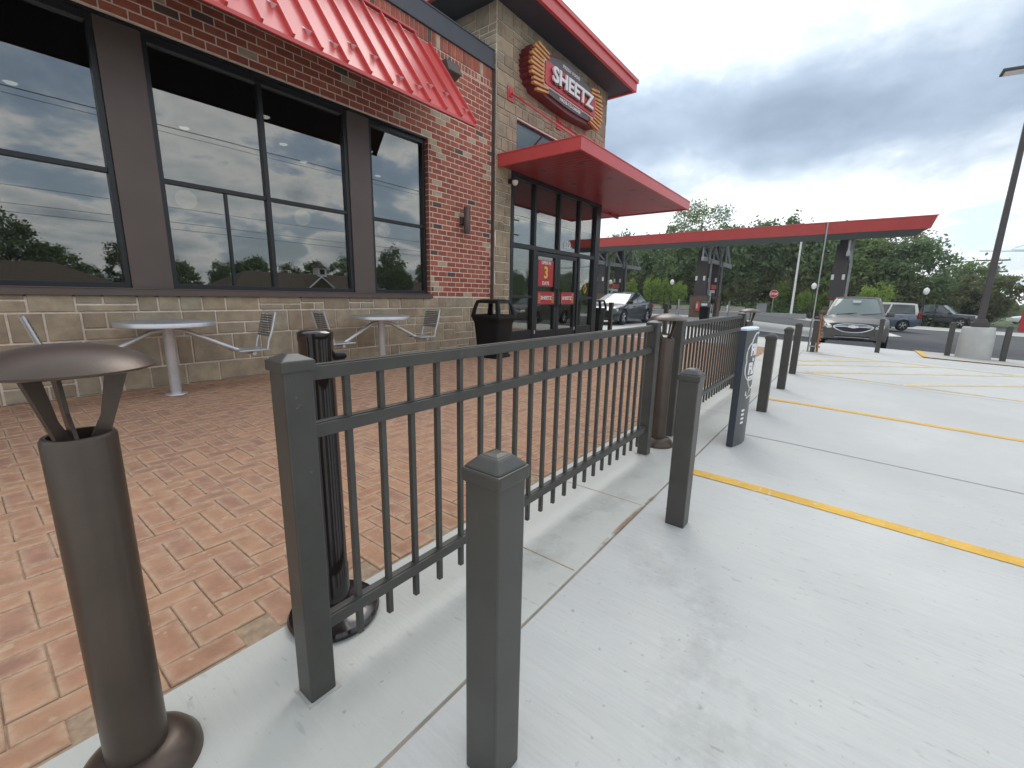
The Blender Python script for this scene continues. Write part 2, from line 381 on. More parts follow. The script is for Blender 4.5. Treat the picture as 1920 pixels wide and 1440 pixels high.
def dup(o, loc, rz=0, label=None, scale=None):
    c = copy_tree(o); c.location = loc; c.rotation_euler = (0, 0, rz)
    if label: c['label'] = label
    if scale: c.scale = (scale,)*3 if isinstance(scale, (int, float)) else scale
    return c
def text_mb(mb, s, size, M4, ext=.002, bold=0.0, align='CENTER', mi=0, sx=1.0, font_space=1.0):
    cu = bpy.data.curves.new('t', 'FONT'); cu.body = s; cu.size = size; cu.extrude = ext; cu.offset = bold; cu.align_x = align; cu.align_y = 'CENTER'
    cu.space_character = font_space; cu.resolution_u = 3
    o = bpy.data.objects.new('t', cu); col.objects.link(o)
    dg = bpy.context.evaluated_depsgraph_get(); me = bpy.data.meshes.new_from_object(o.evaluated_get(dg))
    mb.add([M4 @ Vector((v.co.x*sx, v.co.y, v.co.z)) for v in me.vertices], [tuple(p.vertices) for p in me.polygons], mi)
    bpy.data.objects.remove(o); bpy.data.meshes.remove(me); bpy.data.curves.remove(cu)
def face_mat(origin, right, up):
    r = Vector(right).normalized(); u = Vector(up).normalized(); n = r.cross(u)
    o = Vector(origin)
    return Matrix(((r.x, u.x, n.x, o.x), (r.y, u.y, n.y, o.y), (r.z, u.z, n.z, o.z), (0, 0, 0, 1)))
def south(x, y, z): return face_mat((x, y, z), (1, 0, 0), (0, 0, 1))      # text facing -Y
def west(x, y, z): return face_mat((x, y, z), (0, -1, 0), (0, 0, 1))      # text facing -X
# ------------------------------------------------------------------ terrain
def soft(u): return (math.sqrt(u*u+.06)+u)/2
def gz(x, y):
    a = .035*min(soft(.5-y), 12)
    t = min(max((9-y)/9, 0), 1); t = t*t*(3-2*t)
    b = .12*min(max(soft(x-16.0)-.1, 0), 4.6)*t
    return -(a+b)
def sheet(name, x0, x1, y0, y1, m, lift=0.0, step=1.0, fn=None, solid=0.0):
    nx = max(1, int(math.ceil((x1-x0)/step))); ny = max(1, int(math.ceil((y1-y0)/step)))
    mb = MB()
    mb.grid(lambda u, v: (x0+(x1-x0)*u, y0+(y1-y0)*v, gz(x0+(x1-x0)*u, y0+(y1-y0)*v)+lift), nx, ny)
    o = mb.build(name, m, smooth=40, recalc=False); return tag(o, kind='structure')
# graded spacing for the big ground sheet
def spaced(a, b, near0, near1, fine, coarse):
    out = []; x = a
    while x < b:
        out.append(x); x += fine if near0 <= x < near1 else coarse
    out.append(b); return out
xs = spaced(-160, 420, -6, 62, 1.0, 20); ys = spaced(-200, 260, -20, 24, 1.0, 20)
g = MB(); g.add([(x, y, gz(x, y)-.03) for x in xs for y in ys], [(i*len(ys)+j, (i+1)*len(ys)+j, (i+1)*len(ys)+j+1, i*len(ys)+j+1) for i in range(len(xs)-1) for j in range(len(ys)-1)])
tag(g.build('ground', M['grass'], smooth=40, recalc=False), kind='structure')
JY = .81; PY = 1.492
sheet('parking_pad', -8, 17.4, -16, JY-.012, M['concrete'], 0, .5)
sheet('parking_pad', -8, 22.3, JY+.0, 6.6, M['walk'], -.001, .5) if False else None
walk = MB(); walk.bb((-8, JY, -.08), (13.1, PY-.012, 0))
tag(walk.build('sidewalk', M['walk'], bevel=.006), kind='structure')
jt = MB(); jt.grid(lambda u, v: (-8+21.1*u, JY-.022+.028*v, gz(-8+21.1*u, JY)-.004), 30, 1)
tag(jt.build('sidewalk_joint', mat('joint_filler', (.30, .25, .20), .95, var=.4, vscale=6), recalc=False), kind='structure')
sheet('entrance_apron', 13.1, 22.3, JY-.012, 30, M['walk'], -.002, .7)
sheet('asphalt_lane', 22.3, 25.8, -1, 60, M['asphalt'], 0.0, 1)
sheet('asphalt_lane', 17.4, 25.8, -40, JY-.02, M['asphalt'], .004, .6)
sheet('fuel_pad', 25.8, 34.5, 1.2, 60, M['concrete'], .003, 1)
sheet('asphalt_lane', 25.8, 45, -60, 1.2, M['asphalt'], .004, 1)
sheet('asphalt_lane', 34.5, 45, 1.2, 60, M['asphalt'], .004, 1)
sheet('road', -90, 17.4, -33, -22, M['asphalt'], .006, 3)
sheet('road', 52, 64, -80, -7, M['asphalt'], .01, 2)
sheet('far_pavement', 45, 52, -60, 60, M['kerb'], .012, 1)
sheet('parking_pad', -60, -8, -22, 6, M['concrete'], 0, 3)
sheet('parking_pad', -8, 17.4, -22, -16, M['concrete'], 0, 1)
k = MB(); k.bb((45, 3, -.3), (45.3, 60, .14)); tag(k.build('kerb', M['kerb']), kind='structure')
def strip(name, p, q, w, m, lift=.0032, n=24):
    p = Vector((*p, 0)); q = Vector((*q, 0)); d = (q-p); s = Vector((-d.y, d.x, 0)).normalized()*w/2
    mb = MB()
    mb.grid(lambda u, v: (lambda P: (P.x, P.y, gz(P.x, P.y)+lift))(p+d*u+s*(2*v-1)), n, 1)
    return tag(mb.build(name, m, recalc=True), kind='structure')
for X in (3.08, 6.13, 8.9): strip('parking_stripe', (X, .74), (X-.02, -5.4), .105, M['yellow_paint'] if X < 8 else M['faded_yellow'])
strip('parking_stripe', (-.2, .74), (-.2, -5.4), .105, M['yellow_paint'])
for (p_, q_) in (((10.62, .70), (12.3, -.68)), ((9.9, .70), (12.3, -1.60)), ((9.0, .45), (12.3, -2.72)), ((8.95, -.80), (12.3, -3.9))): strip('hatch_stripe', p_, q_, .13, M['faded_yellow'])
strip('parking_stripe', (12.35, .74), (12.35, -5.4), .10, M['faded_yellow'])
for X in (4.31, 8.6, 12.9): strip('pavement_joint', (X, .795), (X, -16), .009, M['joint'], .002, 40)
for X in (1.55, 2.35, 5.0, 7.5, 10.0): strip('pavement_joint', (X, JY+.01), (X, PY-.02), .008, M['paver_joint'], .0 + .0016, 2)
strip('pavement_joint', (-8, -4.6), (17, -4.6), .009, M['joint'], .0022, 60)
strip('lane_marking', (44.6, -3.9), (45.0, -5.9), .35, M['white_paint'], .03)
strip('lane_marking', (22, -3.6), (22.3, -9.5), .25, M['white_paint'], .02)
tri = MB(); tri.add([(x, y, gz(x, y)+.022) for x, y in ((36.5, -1.95), (31.6, -1.7), (32.6, -2.45))], [(0, 2, 1)])
tag(tri.build('lane_marking', M['white_paint']), kind='structure')
def stain_mat(name, color, lo, hi, scale, st=(1, 1, 1)):
    m = bpy.data.materials.new(name); m.use_nodes = True; nt = m.node_tree; b = nt.nodes['Principled BSDF']
    b.inputs['Base Color'].default_value = (*color, 1); b.inputs['Roughness'].default_value = .85
    tc = nt.nodes.new('ShaderNodeTexCoord'); mp = nt.nodes.new('ShaderNodeMapping'); mp.inputs['Scale'].default_value = st
    nt.links.new(tc.outputs['Object'], mp.inputs[0]); f = noise(nt, mp.outputs[0], scale, 6, .65)
    g = nt.nodes.new('ShaderNodeAttribute'); g.attribute_name = 'edge'
    a = math_n(nt, 'MULTIPLY', ramp(nt, f, [(lo, (0,)*3), (min(1, hi), (1,)*3)]), g.outputs['Fac'])
    tr = nt.nodes.new('ShaderNodeBsdfTransparent'); ms = nt.nodes.new('ShaderNodeMixShader'); nt.links.new(a, ms.inputs[0])
    nt.links.new(tr.outputs[0], ms.inputs[1]); nt.links.new(b.outputs[0], ms.inputs[2]); nt.links.new(ms.outputs[0], nt.nodes['Material Output'].inputs[0]); return m
def stain(name, pts, w, m, n=60, nv=6, lift=.0035):
    # a worn mark that follows a bent line and thins out to its edges
    def P(t):
        k = t*(len(pts)-1); i = min(int(k), len(pts)-2); f = k-i
        p0, p1, p2, p3 = [Vector(pts[min(max(i+d, 0), len(pts)-1)]) for d in (-1, 0, 1, 2)]
        return .5*((2*p1)+(p2-p0)*f+(2*p0-5*p1+4*p2-p3)*f*f+(3*p1-p0-3*p2+p3)*f**3)
    mb = MB(); ed = []
    for i in range(n+1):
        a = P(i/n); b = P(min(1, i/n+.01))-P(max(0, i/n-.01)); s_ = Vector((-b.y, b.x)).normalized()
        for j in range(nv+1):
            q = a+s_*w*(j/nv-.5); mb.v.append((q.x, q.y, gz(q.x, q.y)+lift)); ed.append(math.sin(math.pi*j/nv)*min(1, 6*i/n, 6*(1-i/n)))
    mb.f = [(i*(nv+1)+j, (i+1)*(nv+1)+j, (i+1)*(nv+1)+j+1, i*(nv+1)+j+1) for i in range(n) for j in range(nv)]; mb.m = [0]*len(mb.f)
    o = mb.build(name, m, recalc=False); at = o.data.attributes.new('edge', 'FLOAT', 'POINT'); at.data.foreach_set('value', ed)
    return tag(o, kind='structure')
SS = stain_mat('water_stain', (.515, .513, .495), .48, 1.0, 3); SR = stain_mat('rust_stain', (.34, .22, .13), .35, .7, 8)
stain('water_stain', [(2.1, .74), (1.75, .45), (1.35, .2), (.9, .1), (.3, .12)], .42, SS); stain('water_stain', [(1.0, .98), (1.8, 1.0), (2.9, .95)], .24, SS, lift=.0015+.002)
stain('rust_stain', [(1.7, .806), (2.1, .812), (2.55, .80)], .035, SR)
# raised light island: beige slab with a yellow kerb nose
isl_o = MB(); IX0, IX1, IY0, IY1 = 14.25, 17.42, -5.5, -1.52
isl_o.grid(lambda u, v: (IX0+(IX1-IX0)*u, IY0+(IY1-IY0)*v, gz(IX0+(IX1-IX0)*u, IY0+(IY1-IY0)*v)+.02), 12, 12)
for (a_, b_) in (((IX0, IY0), (IX0, IY1)), ((IX0, IY1), (IX1, IY1)), ((IX1, IY1), (IX1, IY0)), ((IX0, IY0), (IX1, IY0))):
    isl_o.grid(lambda u, v: (a_[0]+(b_[0]-a_[0])*u, a_[1]+(b_[1]-a_[1])*u, gz(a_[0]+(b_[0]-a_[0])*u, a_[1]+(b_[1]-a_[1])*u)-.1+.12*v), 12, 1)
tag(isl_o.build('kerb_island', M['kerb'], recalc=True, weld=True, smooth=40), kind='structure')
strip('kerb_stripe', (14.2, -1.57), (17.4, -1.57), .12, M['yellow_paint'], .026); strip('kerb_stripe', (14.22, -1.6), (14.32, -5.4), .10, M['faded_yellow'], .024)

# ------------------------------------------------------------------ brick pavers, herringbone, one mesh
random.seed(5)
pv = MB(); w = .108; PE = []
def paver(mb, x0, x1, y0, y1, z, h, ch, mp):
    ins = .030; rings = [(0, z-h, 1), (0, z-ch, 1), (ch, z, 1), (ch+ins, z+.0006, 0)]
    vs = []; fs = []
    for d, zz, e in rings: vs += [mp(x0+d, y0+d, zz), mp(x1-d, y0+d, zz), mp(x1-d, y1-d, zz), mp(x0+d, y1-d, zz)]; PE.extend([e]*4)
    for a in (0, 4, 8):
        for i in range(4): j = (i+1) % 4; fs.append((a+i, a+j, a+4+j, a+4+i))
    fs.append((12, 13, 14, 15)); mb.add(vs, fs)
def chip(mb, x0, x1, y0, y1, z, h, ch, mp):
    vs = [mp(x0, y0, z-h), mp(x1, y0, z-h), mp(x1, y1, z-h), mp(x0, y1, z-h)]
    t = [mp(x0, y0, z-ch), mp(x1, y0, z-ch), mp(x1, y1, z-ch), mp(x0, y1, z-ch)]
    c = [mp(x0+ch, y0+ch, z), mp(x1-ch, y0+ch, z), mp(x1-ch, y1-ch, z), mp(x0+ch, y1-ch, z)]
    fs = []
    for a in (0, 4):
        for i in range(4): j = (i+1) % 4; fs.append((a+i, a+j, a+4+j, a+4+i))
    fs.append((8, 9, 10, 11)); mb.add(vs+t+c, fs)
flat = lambda x, y, z: (x, y, z)
PX0, PX1, PY1 = -4.5, 13.05, 6.662
for i in range(int((PX1-PX0)/w)+1):
    for j in range(int((PY1-PY)/w)+2):
        d = (i-j) % 4
        if d == 0: a = (PX0+i*w, PX0+(i+2)*w, PY+j*w, PY+(j+1)*w)
        elif d == 3: a = (PX0+i*w, PX0+(i+1)*w, PY+j*w, PY+(j+2)*w)
        else: continue
        gp = .0022
        x0, x1, y0, y1 = a[0]+gp, min(a[1], PX1)-gp, a[2]+gp, min(a[3], PY1)-gp
        if x1-x0 < .075 or y1-y0 < .075: continue
        z = .001+random.uniform(-.0022, .0022); tx = random.uniform(-.012, .012); ty = random.uniform(-.012, .012); cx, cy = (x0+x1)/2, (y0+y1)/2
        paver(pv, x0, x1, y0, y1, z, .03, .0035, lambda x, y, zz: (x, y, zz+(x-cx)*tx+(y-cy)*ty))
pvo = tag(pv.build('brick_paving', M['paver'], recalc=False), kind='structure')
at = pvo.data.attributes.new('edge', 'FLOAT', 'POINT'); at.data.foreach_set('value', PE)
pj = MB(); pj.bb((PX0, PY-.011, -.08), (PX1+.02, PY1, -.0055))
tag(pj.build('paving_bed', M['paver_joint']), kind='structure')
pv2 = MB()
for i in range(14):
    for j in range(44):
        x0 = 13.4+i*.108; y0 = 4.9+j*.04*0+(j*.216+(i % 2)*.108)
        if y0 > 8: continue
        chip(pv2, x0+.002, x0+.106, y0+.002, y0+.214, .006, .03, .003, flat)
tag(pv2.build('brick_paving', M['paver'], recalc=True), kind='structure')

# ------------------------------------------------------------------ store building
YW, YT, YG = 6.68, 6.585, 6.83
store = thing('convenience_store', 'red brick and stone convenience store with red standing seam awning and entrance canopy', 'store building', (4, YW, 0))
rng = random.Random(11)
def intervals(x0, x1, z0, z1, holes):
    out = [(x0, x1)]
    for (a, b, c, d) in holes:
        if z1 <= c+.005 or z0 >= d-.005: continue
        new = []
        for (p, q) in out:
            if b <= p or a >= q: new.append((p, q)); continue
            if a > p: new.append((p, a))
            if b < q: new.append((b, q))
        out = new
    return out
def bricks(mb, x0, x1, z0, z1, holes, mp, L=.243, Hc=.1006, j=.0165, d=.006):
    z = z0; row = 0
    while z < z1-.02:
        zt = min(z+Hc, z1)
        for (p, q) in intervals(x0, x1, z, zt, holes):
            s = math.floor((p-x0)/L)*L + x0 - (L/2 if row % 2 else 0)
            while s < q:
                a, b = max(s, p), min(s+L, q)
                if b-a > .03:
                    chip(mb, a+j/2, b-j/2, z+j/2, zt-j/2, d+rng.uniform(-.002, .002), .02, .003, mp)
                s += L
        z += Hc; row += 1
def soldier(mb, x0, x1, z0, z1, mp, wd=.092, j=.0165, d=.006):
    x = x0
    while x < x1-.02:
        chip(mb, x+j/2, min(x+wd, x1)-j/2, z0+j/2, z1-j/2, d+rng.uniform(-.002, .002), .02, .003, mp); x += wd
def ashlar(mb, x0, x1, z0, z1, holes, mp, seed, j=.021, d=.016, hs=(.22, .28, .34)):
    r = random.Random(seed); z = z0
    while z < z1-.03:
        h = r.choice(hs)
        if z1-(z+h) < .12: h = z1-z
        x = x0-r.uniform(0, .3)
        while x < x1:
            wdt = r.uniform(.32, .68); k = r.random()
            cells = []
            if k < .35: cells = [(x, x+wdt, z, z+h)]
            elif k < .75:
                s = h*r.choice((.4, .5, .6)); m = x+wdt*r.uniform(.35, .65)
                cells = [(x, x+wdt, z, z+s), (x, m, z+s, z+h), (m, x+wdt, z+s, z+h)] if r.random() < .5 else [(x, m, z, z+s), (m, x+wdt, z, z+s), (x, x+wdt, z+s, z+h)]
            else:
                m = x+wdt*r.uniform(.4, .6); cells = [(x, m, z, z+h), (m, x+wdt, z, z+h)]
            for (a, b, c, e) in cells:
                for (p, q) in intervals(max(a, x0), min(b, x1), c, e, holes) if min(b, x1)-max(a, x0) > .03 else []:
                    if q-p > .04: chip(mb, p+j/2, q-j/2, c+j/2, e-j/2, d+r.uniform(-.004, .007), .03, .006, mp)
            x += wdt
        z += h
front = lambda y: (lambda u, v, n: (u, y-n, v))
side_w = lambda x: (lambda u, v, n: (x-n, u, v))     # face looking -X, u along Y
BX0, BX1 = -5.0, 7.82
OPEN = (-2.6, 5.975, 1.12, 4.055)
core = MB()     # mortar backing with the window opening
for (a, b, c, d) in ((BX0, BX1, 4.055, 6.0), (BX0, OPEN[0], 0, 4.055), (OPEN[1], BX1, 0, 4.055), (OPEN[0], OPEN[1], 0, 1.10)):
    core.bb((a, YW, c), (b, YW+.3, d))
core.build('mortar_backing', M['mortar'], store)
bw = MB(); bricks(bw, BX0, BX1-.035, 1.15, 5.50, [OPEN], front(YW)); soldier(bw, BX0, BX1-.035, 5.50, 5.62, front(YW), .092); 
soldier(bw, BX0, BX1-.035, 5.62, 5.86, front(YW), .100, d=.014)
ct_ = MB(); ct_.bb((7.785, YT+.012, 0), (7.812, YW+.02, 5.86)); ct_.build('return_shade_strip', M['brown_panel'], store)  # dark strip painting the shaded tower return, over the pale mortar edge
z = 1.15
while z < 4.0:      # brick jamb returning into the window opening
    chip(bw, YW+.006, YW+.14, z+.006, z+.095, .004, .02, .003, side_w(OPEN[1])); z += .1006
bw.build('brick_wall', M['brick'], store, recalc=True)
st = MB(); ashlar(st, BX0, 7.95, 0.0, 1.145, [], front(YW), 3, hs=(.26, .31, .36)); st.build('stone_base', M['stone'], store)
cp = MB(); cp.bb((BX0, YW-.05, 5.86), (7.80, YW+.45, 6.19)); cp.bb((BX0, YW-.065, 6.19), (7.80, YW+.45, 6.215)); cp.build('coping', M['coping'], store, bevel=.006)
rf = MB(); rf.bb((BX0, YW+.45, 5.6), (7.9, 17, 5.7)); rf.bb((BX0, 16.9, 0), (12.9, 17.2, 5.9)); rf.bb((BX0-.2, YW+.1, 0), (BX0, 17, 6.0)); rf.build('roof', M['coping'], store)
# ---- windows
def window(x0, x1, z0, z1, vs, hs, y, extra=(), deep=.11, t=.052, gm='glass', nm='window'):
    f = MB()
    f.bb((x0, y-deep*.55, z0), (x0+t, y+.05, z1)); f.bb((x1-t, y-deep*.55, z0), (x1, y+.05, z1))
    f.bb((x0+t, y-deep*.55, z1-t*1.4), (x1-t, y+.05, z1)); f.bb((x0+t, y-deep*.55, z0), (x1-t, y+.05, z0+t*1.2))
    for v in vs: f.bb((v-t*.55, y-deep*.5, z0+t*1.2), (v+t*.55, y+.048, z1-t*1.4))
    cuts = [x0+t]+[q for v in vs for q in (v-t*.55, v+t*.55)]+[x1-t]
    for h in hs:
        for a, b in zip(cuts[::2], cuts[1::2]): f.bb((a, y-deep*.42, h-t*.5), (b, y+.045, h+t*.5))
    for (v, a, b) in extra: f.bb((v-.018, y-.03, a), (v+.018, y+.03, b))
    o = f.build(nm, M['frame'], store, bevel=.004)
    gl = MB(); gl.bb((x0+t*.5, y-.004, z0+.01), (x1-t*.5, y+.004, z1-.01))
    gl.build('glass', M[gm], o, world=True, recalc=True); return o
window(-2.55, 1.385, 1.2, 4.03, (.13, -1.13), (2.49,), YG)
window(1.79, 4.33, 1.2, 4.03, (3.045,), (2.485,), YG, extra=((2.505, 1.26, 2.46),))
window(4.735, 5.955, 1.2, 4.03, (), (2.475,), YG)
for a, b in ((1.385, 1.79), (4.33, 4.735)):
    bp_ = MB(); bp_.bb((a+.002, YG-.085, 1.2), (b-.002, YG+.06, 4.03)); bp_.build('window_pier', M['brown_panel'], store, bevel=.006)
sl_ = MB(); sl_.bb((-2.7, YW-.055, 1.115), (5.985, YG+.05, 1.2)); sl_.bb((-2.7, YW-.065, 1.19), (5.985, YW-.03, 1.203)); sl_.build('window_sill', M['brown_panel'], store, bevel=.004)
hd = MB(); hd.bb((OPEN[0], YW+.02, 4.03), (OPEN[1], YG+.1, 4.054)); hd.build('window_head', M['frame'], store)
# ---- interior
it = MB(); it.bb((BX0, 12.2, 0), (12.8, 12.3, 5)); it.bb((BX0, YG+.12, -.02), (12.8, 12.2, .02)); it.bb((BX0, YG+.12, 3.95), (7.9, 12.2, 4.0)); it.bb((BX0, YG+.2, 0), (BX0+.1, 12.2, 4)); it.bb((12.8, YT+.3, 0), (12.86, 12.2, 5)); it.bb((7.9, YG+.3, 4.9), (12.8, 12.2, 4.95))
it.build('interior_shell', M['interior'], store)
for a, b in ((8.6, 9.5), (10.1, 11.0), (11.5, 12.3)): iy = MB(); iy.bb((a, 9.9, 3.1), (b, 9.95, 4.2)); iy.build('yellow_wall_panel', M['interior_yellow'], store)  # light yellow panels of the interior wall
for a in (-1.5, 2.2, 5.2): shelf = MB(); shelf.bb((a, 10.2, .02), (a+1.9, 10.8, 1.5)); shelf.build('counter', M['wood'], store)
# ---- awning
SA0, SA1 = -4.3, 5.93; AY, AZ = 5.44, 4.02; TY, TZ = 6.56, 5.53
aw = MB()
aw.add([(SA0, AY, AZ), (SA1, AY, AZ), (SA1, TY, TZ), (SA0, TY, TZ), (SA0, AY, AZ-.03), (SA1, AY, AZ-.03), (SA1, TY+.02, TZ-.03), (SA0, TY+.02, TZ-.03)],
       [(0, 1, 2, 3), (4, 7, 6, 5), (0, 4, 5, 1), (1, 5, 6, 2), (3, 2, 6, 7), (0, 3, 7, 4)])
sd = Vector((0, TY-AY, TZ-AZ)).normalized(); nn = Vector((0, -sd.z, sd.y)); LEN = math.hypot(TY-AY, TZ-AZ)
x = 5.915; seams = []
while x > SA0:
    seams.append(x)
    for q in (0,):
        a = Vector((x, AY, AZ))
        vs = []
        for s_ in (0.0, LEN):
            for dx, dn in ((-.014, 0), (.014, 0), (.014, .052), (-.014, .052)):
                vs.append(a+sd*s_+nn*dn+Vector((dx, 0, 0)))
        aw.add(vs, [(0, 1, 2, 3), (7, 6, 5, 4), (0, 4, 5, 1), (1, 5, 6, 2), (2, 6, 7, 3), (3, 7, 4, 0)])
    x -= .339
aw.bb((SA0, TY-.02, TZ+.05), (SA1-.28, TY+.06, TZ+.085)); aw.bb((SA0, AY-.012, AZ-.045), (SA1, AY+.02, AZ+.0))
awn = aw.build('awning', M['red'], store, bevel=.003)
br = MB(); br.add([(SA0+.02, AY+.02, AZ-.035), (SA1-.02, AY+.02, AZ-.035), (SA1-.02, TY+.06, TZ-.06), (SA0+.02, TY+.06, TZ-.06), (SA0+.02, AY+.02, AZ-.05), (SA1-.02, AY+.02, AZ-.05), (SA1-.02, TY+.06, TZ-.08), (SA0+.02, TY+.06, TZ-.08)], [(0, 1, 2, 3), (4, 7, 6, 5), (0, 4, 5, 1), (1, 5, 6, 2), (2, 6, 7, 3), (3, 7, 4, 0)])
br.build('awning_underside', M['frame'], awn)
sg0 = None
for i, sx_ in enumerate(seams[:-1]):
    if sx_ < -2: break
    hgt = .30 if i % 2 == 0 else .62
    c0 = Vector((sx_-.085, AY, AZ))+sd*(.22 if (i//1) % 4 in (0, 3) else .42)
    m_ = MB()
    # a clear snow guard: a low curved scoop
    for kk in range(5):
        a0 = kk/4
        m_.add([c0+Vector((-.032, 0, 0))+sd*(.11*a0)+nn*(.055*(1-a0)**1.6+.004), c0+Vector((.032, 0, 0))+sd*(.11*a0)+nn*(.055*(1-a0)**1.6+.004),
                c0+Vector((.012, 0, 0))+sd*(.13*a0)+nn*.003, c0+Vector((-.012, 0, 0))+sd*(.13*a0)+nn*.003], [(0, 1, 2, 3)])
    m_.add([c0+Vector((-.034, 0, 0))+nn*.05, c0+Vector((.034, 0, 0))+nn*.05, c0+Vector((.03, 0, 0))+sd*.11+nn*.006, c0+Vector((-.03, 0, 0))+sd*.11+nn*.006,
            c0+Vector((-.034, 0, 0))+nn*.058-sd*.01, c0+Vector((.034, 0, 0))+nn*.058-sd*.01], [(0, 1, 2, 3), (4, 5, 1, 0)])
    m_.build('snow_guard', M['clear_plastic'], awn)
# ---- stone tower
TX0, TX1, TZ1 = 7.82, 12.92, 7.12
EN = (8.38, 12.80, 0, 4.01); UP = (8.55, 12.4, 4.01, 5.13)
tc_ = MB()
for (a, b, c, d) in ((TX0, EN[0], 0, TZ1), (12.80, TX1, 0, TZ1), (EN[0], 12.80, 5.13, TZ1), (EN[0], UP[0], 4.01, 5.13), (UP[1], 12.80, 4.01, 5.13)):
    tc_.bb((a, YT, c), (b, YT+.35, d))
tc_.bb((TX0, YT+.35, 5.6), (TX0+.3, 10, TZ1)); tc_.bb((TX1-.3, YT+.35, 0), (TX1, 10, TZ1)); tc_.bb((TX0+.3, 9.7, 5.6), (TX1-.3, 10, TZ1))
tc_.build('tower_backing', M['stone_mortar'], store)
ts = MB(); ashlar(ts, TX0, TX1, 0, TZ1, [EN, UP], front(YT), 21, d=.018); ashlar(ts, YT-.0, 9.9, 5.95, TZ1, [], side_w(TX0), 8, d=.016)
ashlar(ts, YT-.01, YW+.0, 0, 5.95, [], side_w(TX0), 9, d=.01, hs=(.26, .31))
east = lambda u, v, n: (TX1+n, u, v); ashlar(ts, YT, 9.9, 0, TZ1, [], east, 14, d=.016)
ts.build('stone_tower', M['stone'], store)
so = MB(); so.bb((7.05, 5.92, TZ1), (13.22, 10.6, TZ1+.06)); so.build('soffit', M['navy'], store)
fa = MB()
e0, e1, d0, d1 = 6.98, 13.30, 5.84, 10.7
def fasc(a, b, outw):
    pass
for (A, B) in ((((e0, d0), (e1, d0)), 0), (((e1, d0), (e1, d1)), 1), (((e0, d0), (e0, d1)), 2)):
    pass
fa.bb((e0, d0, TZ1-.03), (e1, d0+.08, TZ1+.2)); fa.bb((e0-.03, d0-.04, TZ1+.2), (e1+.03, d0+.08, TZ1+.30))
fa.bb((e1-.08, d0+.08, TZ1-.03), (e1, d1, TZ1+.2)); fa.bb((e1-.08, d0+.08, TZ1+.2), (e1+.03, d1, TZ1+.30))
fa.bb((e0, d0+.08, TZ1-.03), (e0+.08, d1, TZ1+.2)); fa.bb((e0-.03, d0+.08, TZ1+.2), (e0+.08, d1, TZ1+.30))
fa.bb((e0+.08, d0+.08, TZ1+.14), (e1-.08, d1, TZ1+.26))
fa.build('fascia', M['red'], store, bevel=.004)
# ---- entrance glazing and doors
YE = YT+.06
def pane_frame(name, bars, glasses, gm='glass_door', m='frame'):
    f = MB()
    for (a, b, c, d, dy) in bars: f.bb((a, YE-dy, c), (b, YE+.06, d))
    o = f.build(name, M[m], store, bevel=.004)
    gl = MB()
    for (a, b, c, d) in glasses: gl.bb((a, YE-.004, c), (b, YE+.004, d))
    gl.build('glass', M[gm], o); return o
XS = (8.39, 9.40, 10.565, 11.67, 12.80)
bars = [(8.38, 8.49, 0, 4.01, .085), (12.64, 12.93, 0, 4.01, .085), (8.49, 12.64, 3.90, 4.01, .08), (8.49, 12.64, 2.345, 2.45, .075)]
bars += [(v-.045, v+.045, 2.45, 3.90, .07) for v in (9.40, 10.565, 11.67)]
bars += [(9.34, 9.455, 0, 2.345, .08), (11.665, 11.77, 0, 2.345, .08), (8.49, 9.34, 1.14, 1.21, .06), (11.77, 12.64, 1.14, 1.21, .06), (8.49, 9.34, 0, .33, .065), (11.77, 12.64, 0, .33, .065)]
pane_frame('entrance_frame', bars, [(8.47, 12.66, 2.40, 3.93), (8.47, 9.36, .3, 2.38), (11.74, 12.66, .3, 2.38)])
ub = [(UP[0], UP[1], 5.01, 5.13, .0), (UP[0], UP[0]+.08, 4.01, 5.01, .0)] + [(v-.04, v+.04, 4.01, 5.01, -.005) for v in (9.50, 10.5, 11.5)] + [(UP[1]-.08, UP[1], 4.01, 5.01, .0)]
pane_frame('transom_window', ub, [(UP[0]+.04, UP[1]-.04, 4.01, 5.06)], 'glass')
for k_, (a, b) in enumerate(((9.46, 10.555), (10.565, 11.66))):
    s_ = .135
    bars = [(a, a+s_, 0.012, 2.335, .05), (b-s_, b, .012, 2.335, .05), (a+s_, b-s_, 2.23, 2.335, .05), (a+s_, b-s_, .012, .29, .05), (a+s_, b-s_, .97, 1.335, .045)]
    d_ = pane_frame('door', bars, [(a+.1, b-.1, .2, 2.28)])
    hx = b-.10 if k_ == 0 else a+.10
    h = MB(); h.tube([(hx, YE-.05, .93), (hx, YE-.12, .95), (hx, YE-.12, 1.38), (hx, YE-.05, 1.40)], .016, 8)
    h.build('handle', M['black_plastic'], d_, smooth=40)
    for zz_ in (.12, 2.2):
        hg = MB(); hg.bb(((a-.02 if k_ == 0 else b-.02), YE-.075, zz_-.06), ((a+.02 if k_ == 0 else b+.02), YE-.051, zz_+.06)); hg.build('hinge', M['black_plastic'], d_)
    lk = MB(); lk.bb((a+.02 if k_ == 0 else b-.07, YE-.062, .22), (a+.05 if k_ == 0 else b-.04, YE-.051, .31)); lk.build('kick_guard', M['white_metal'], d_)
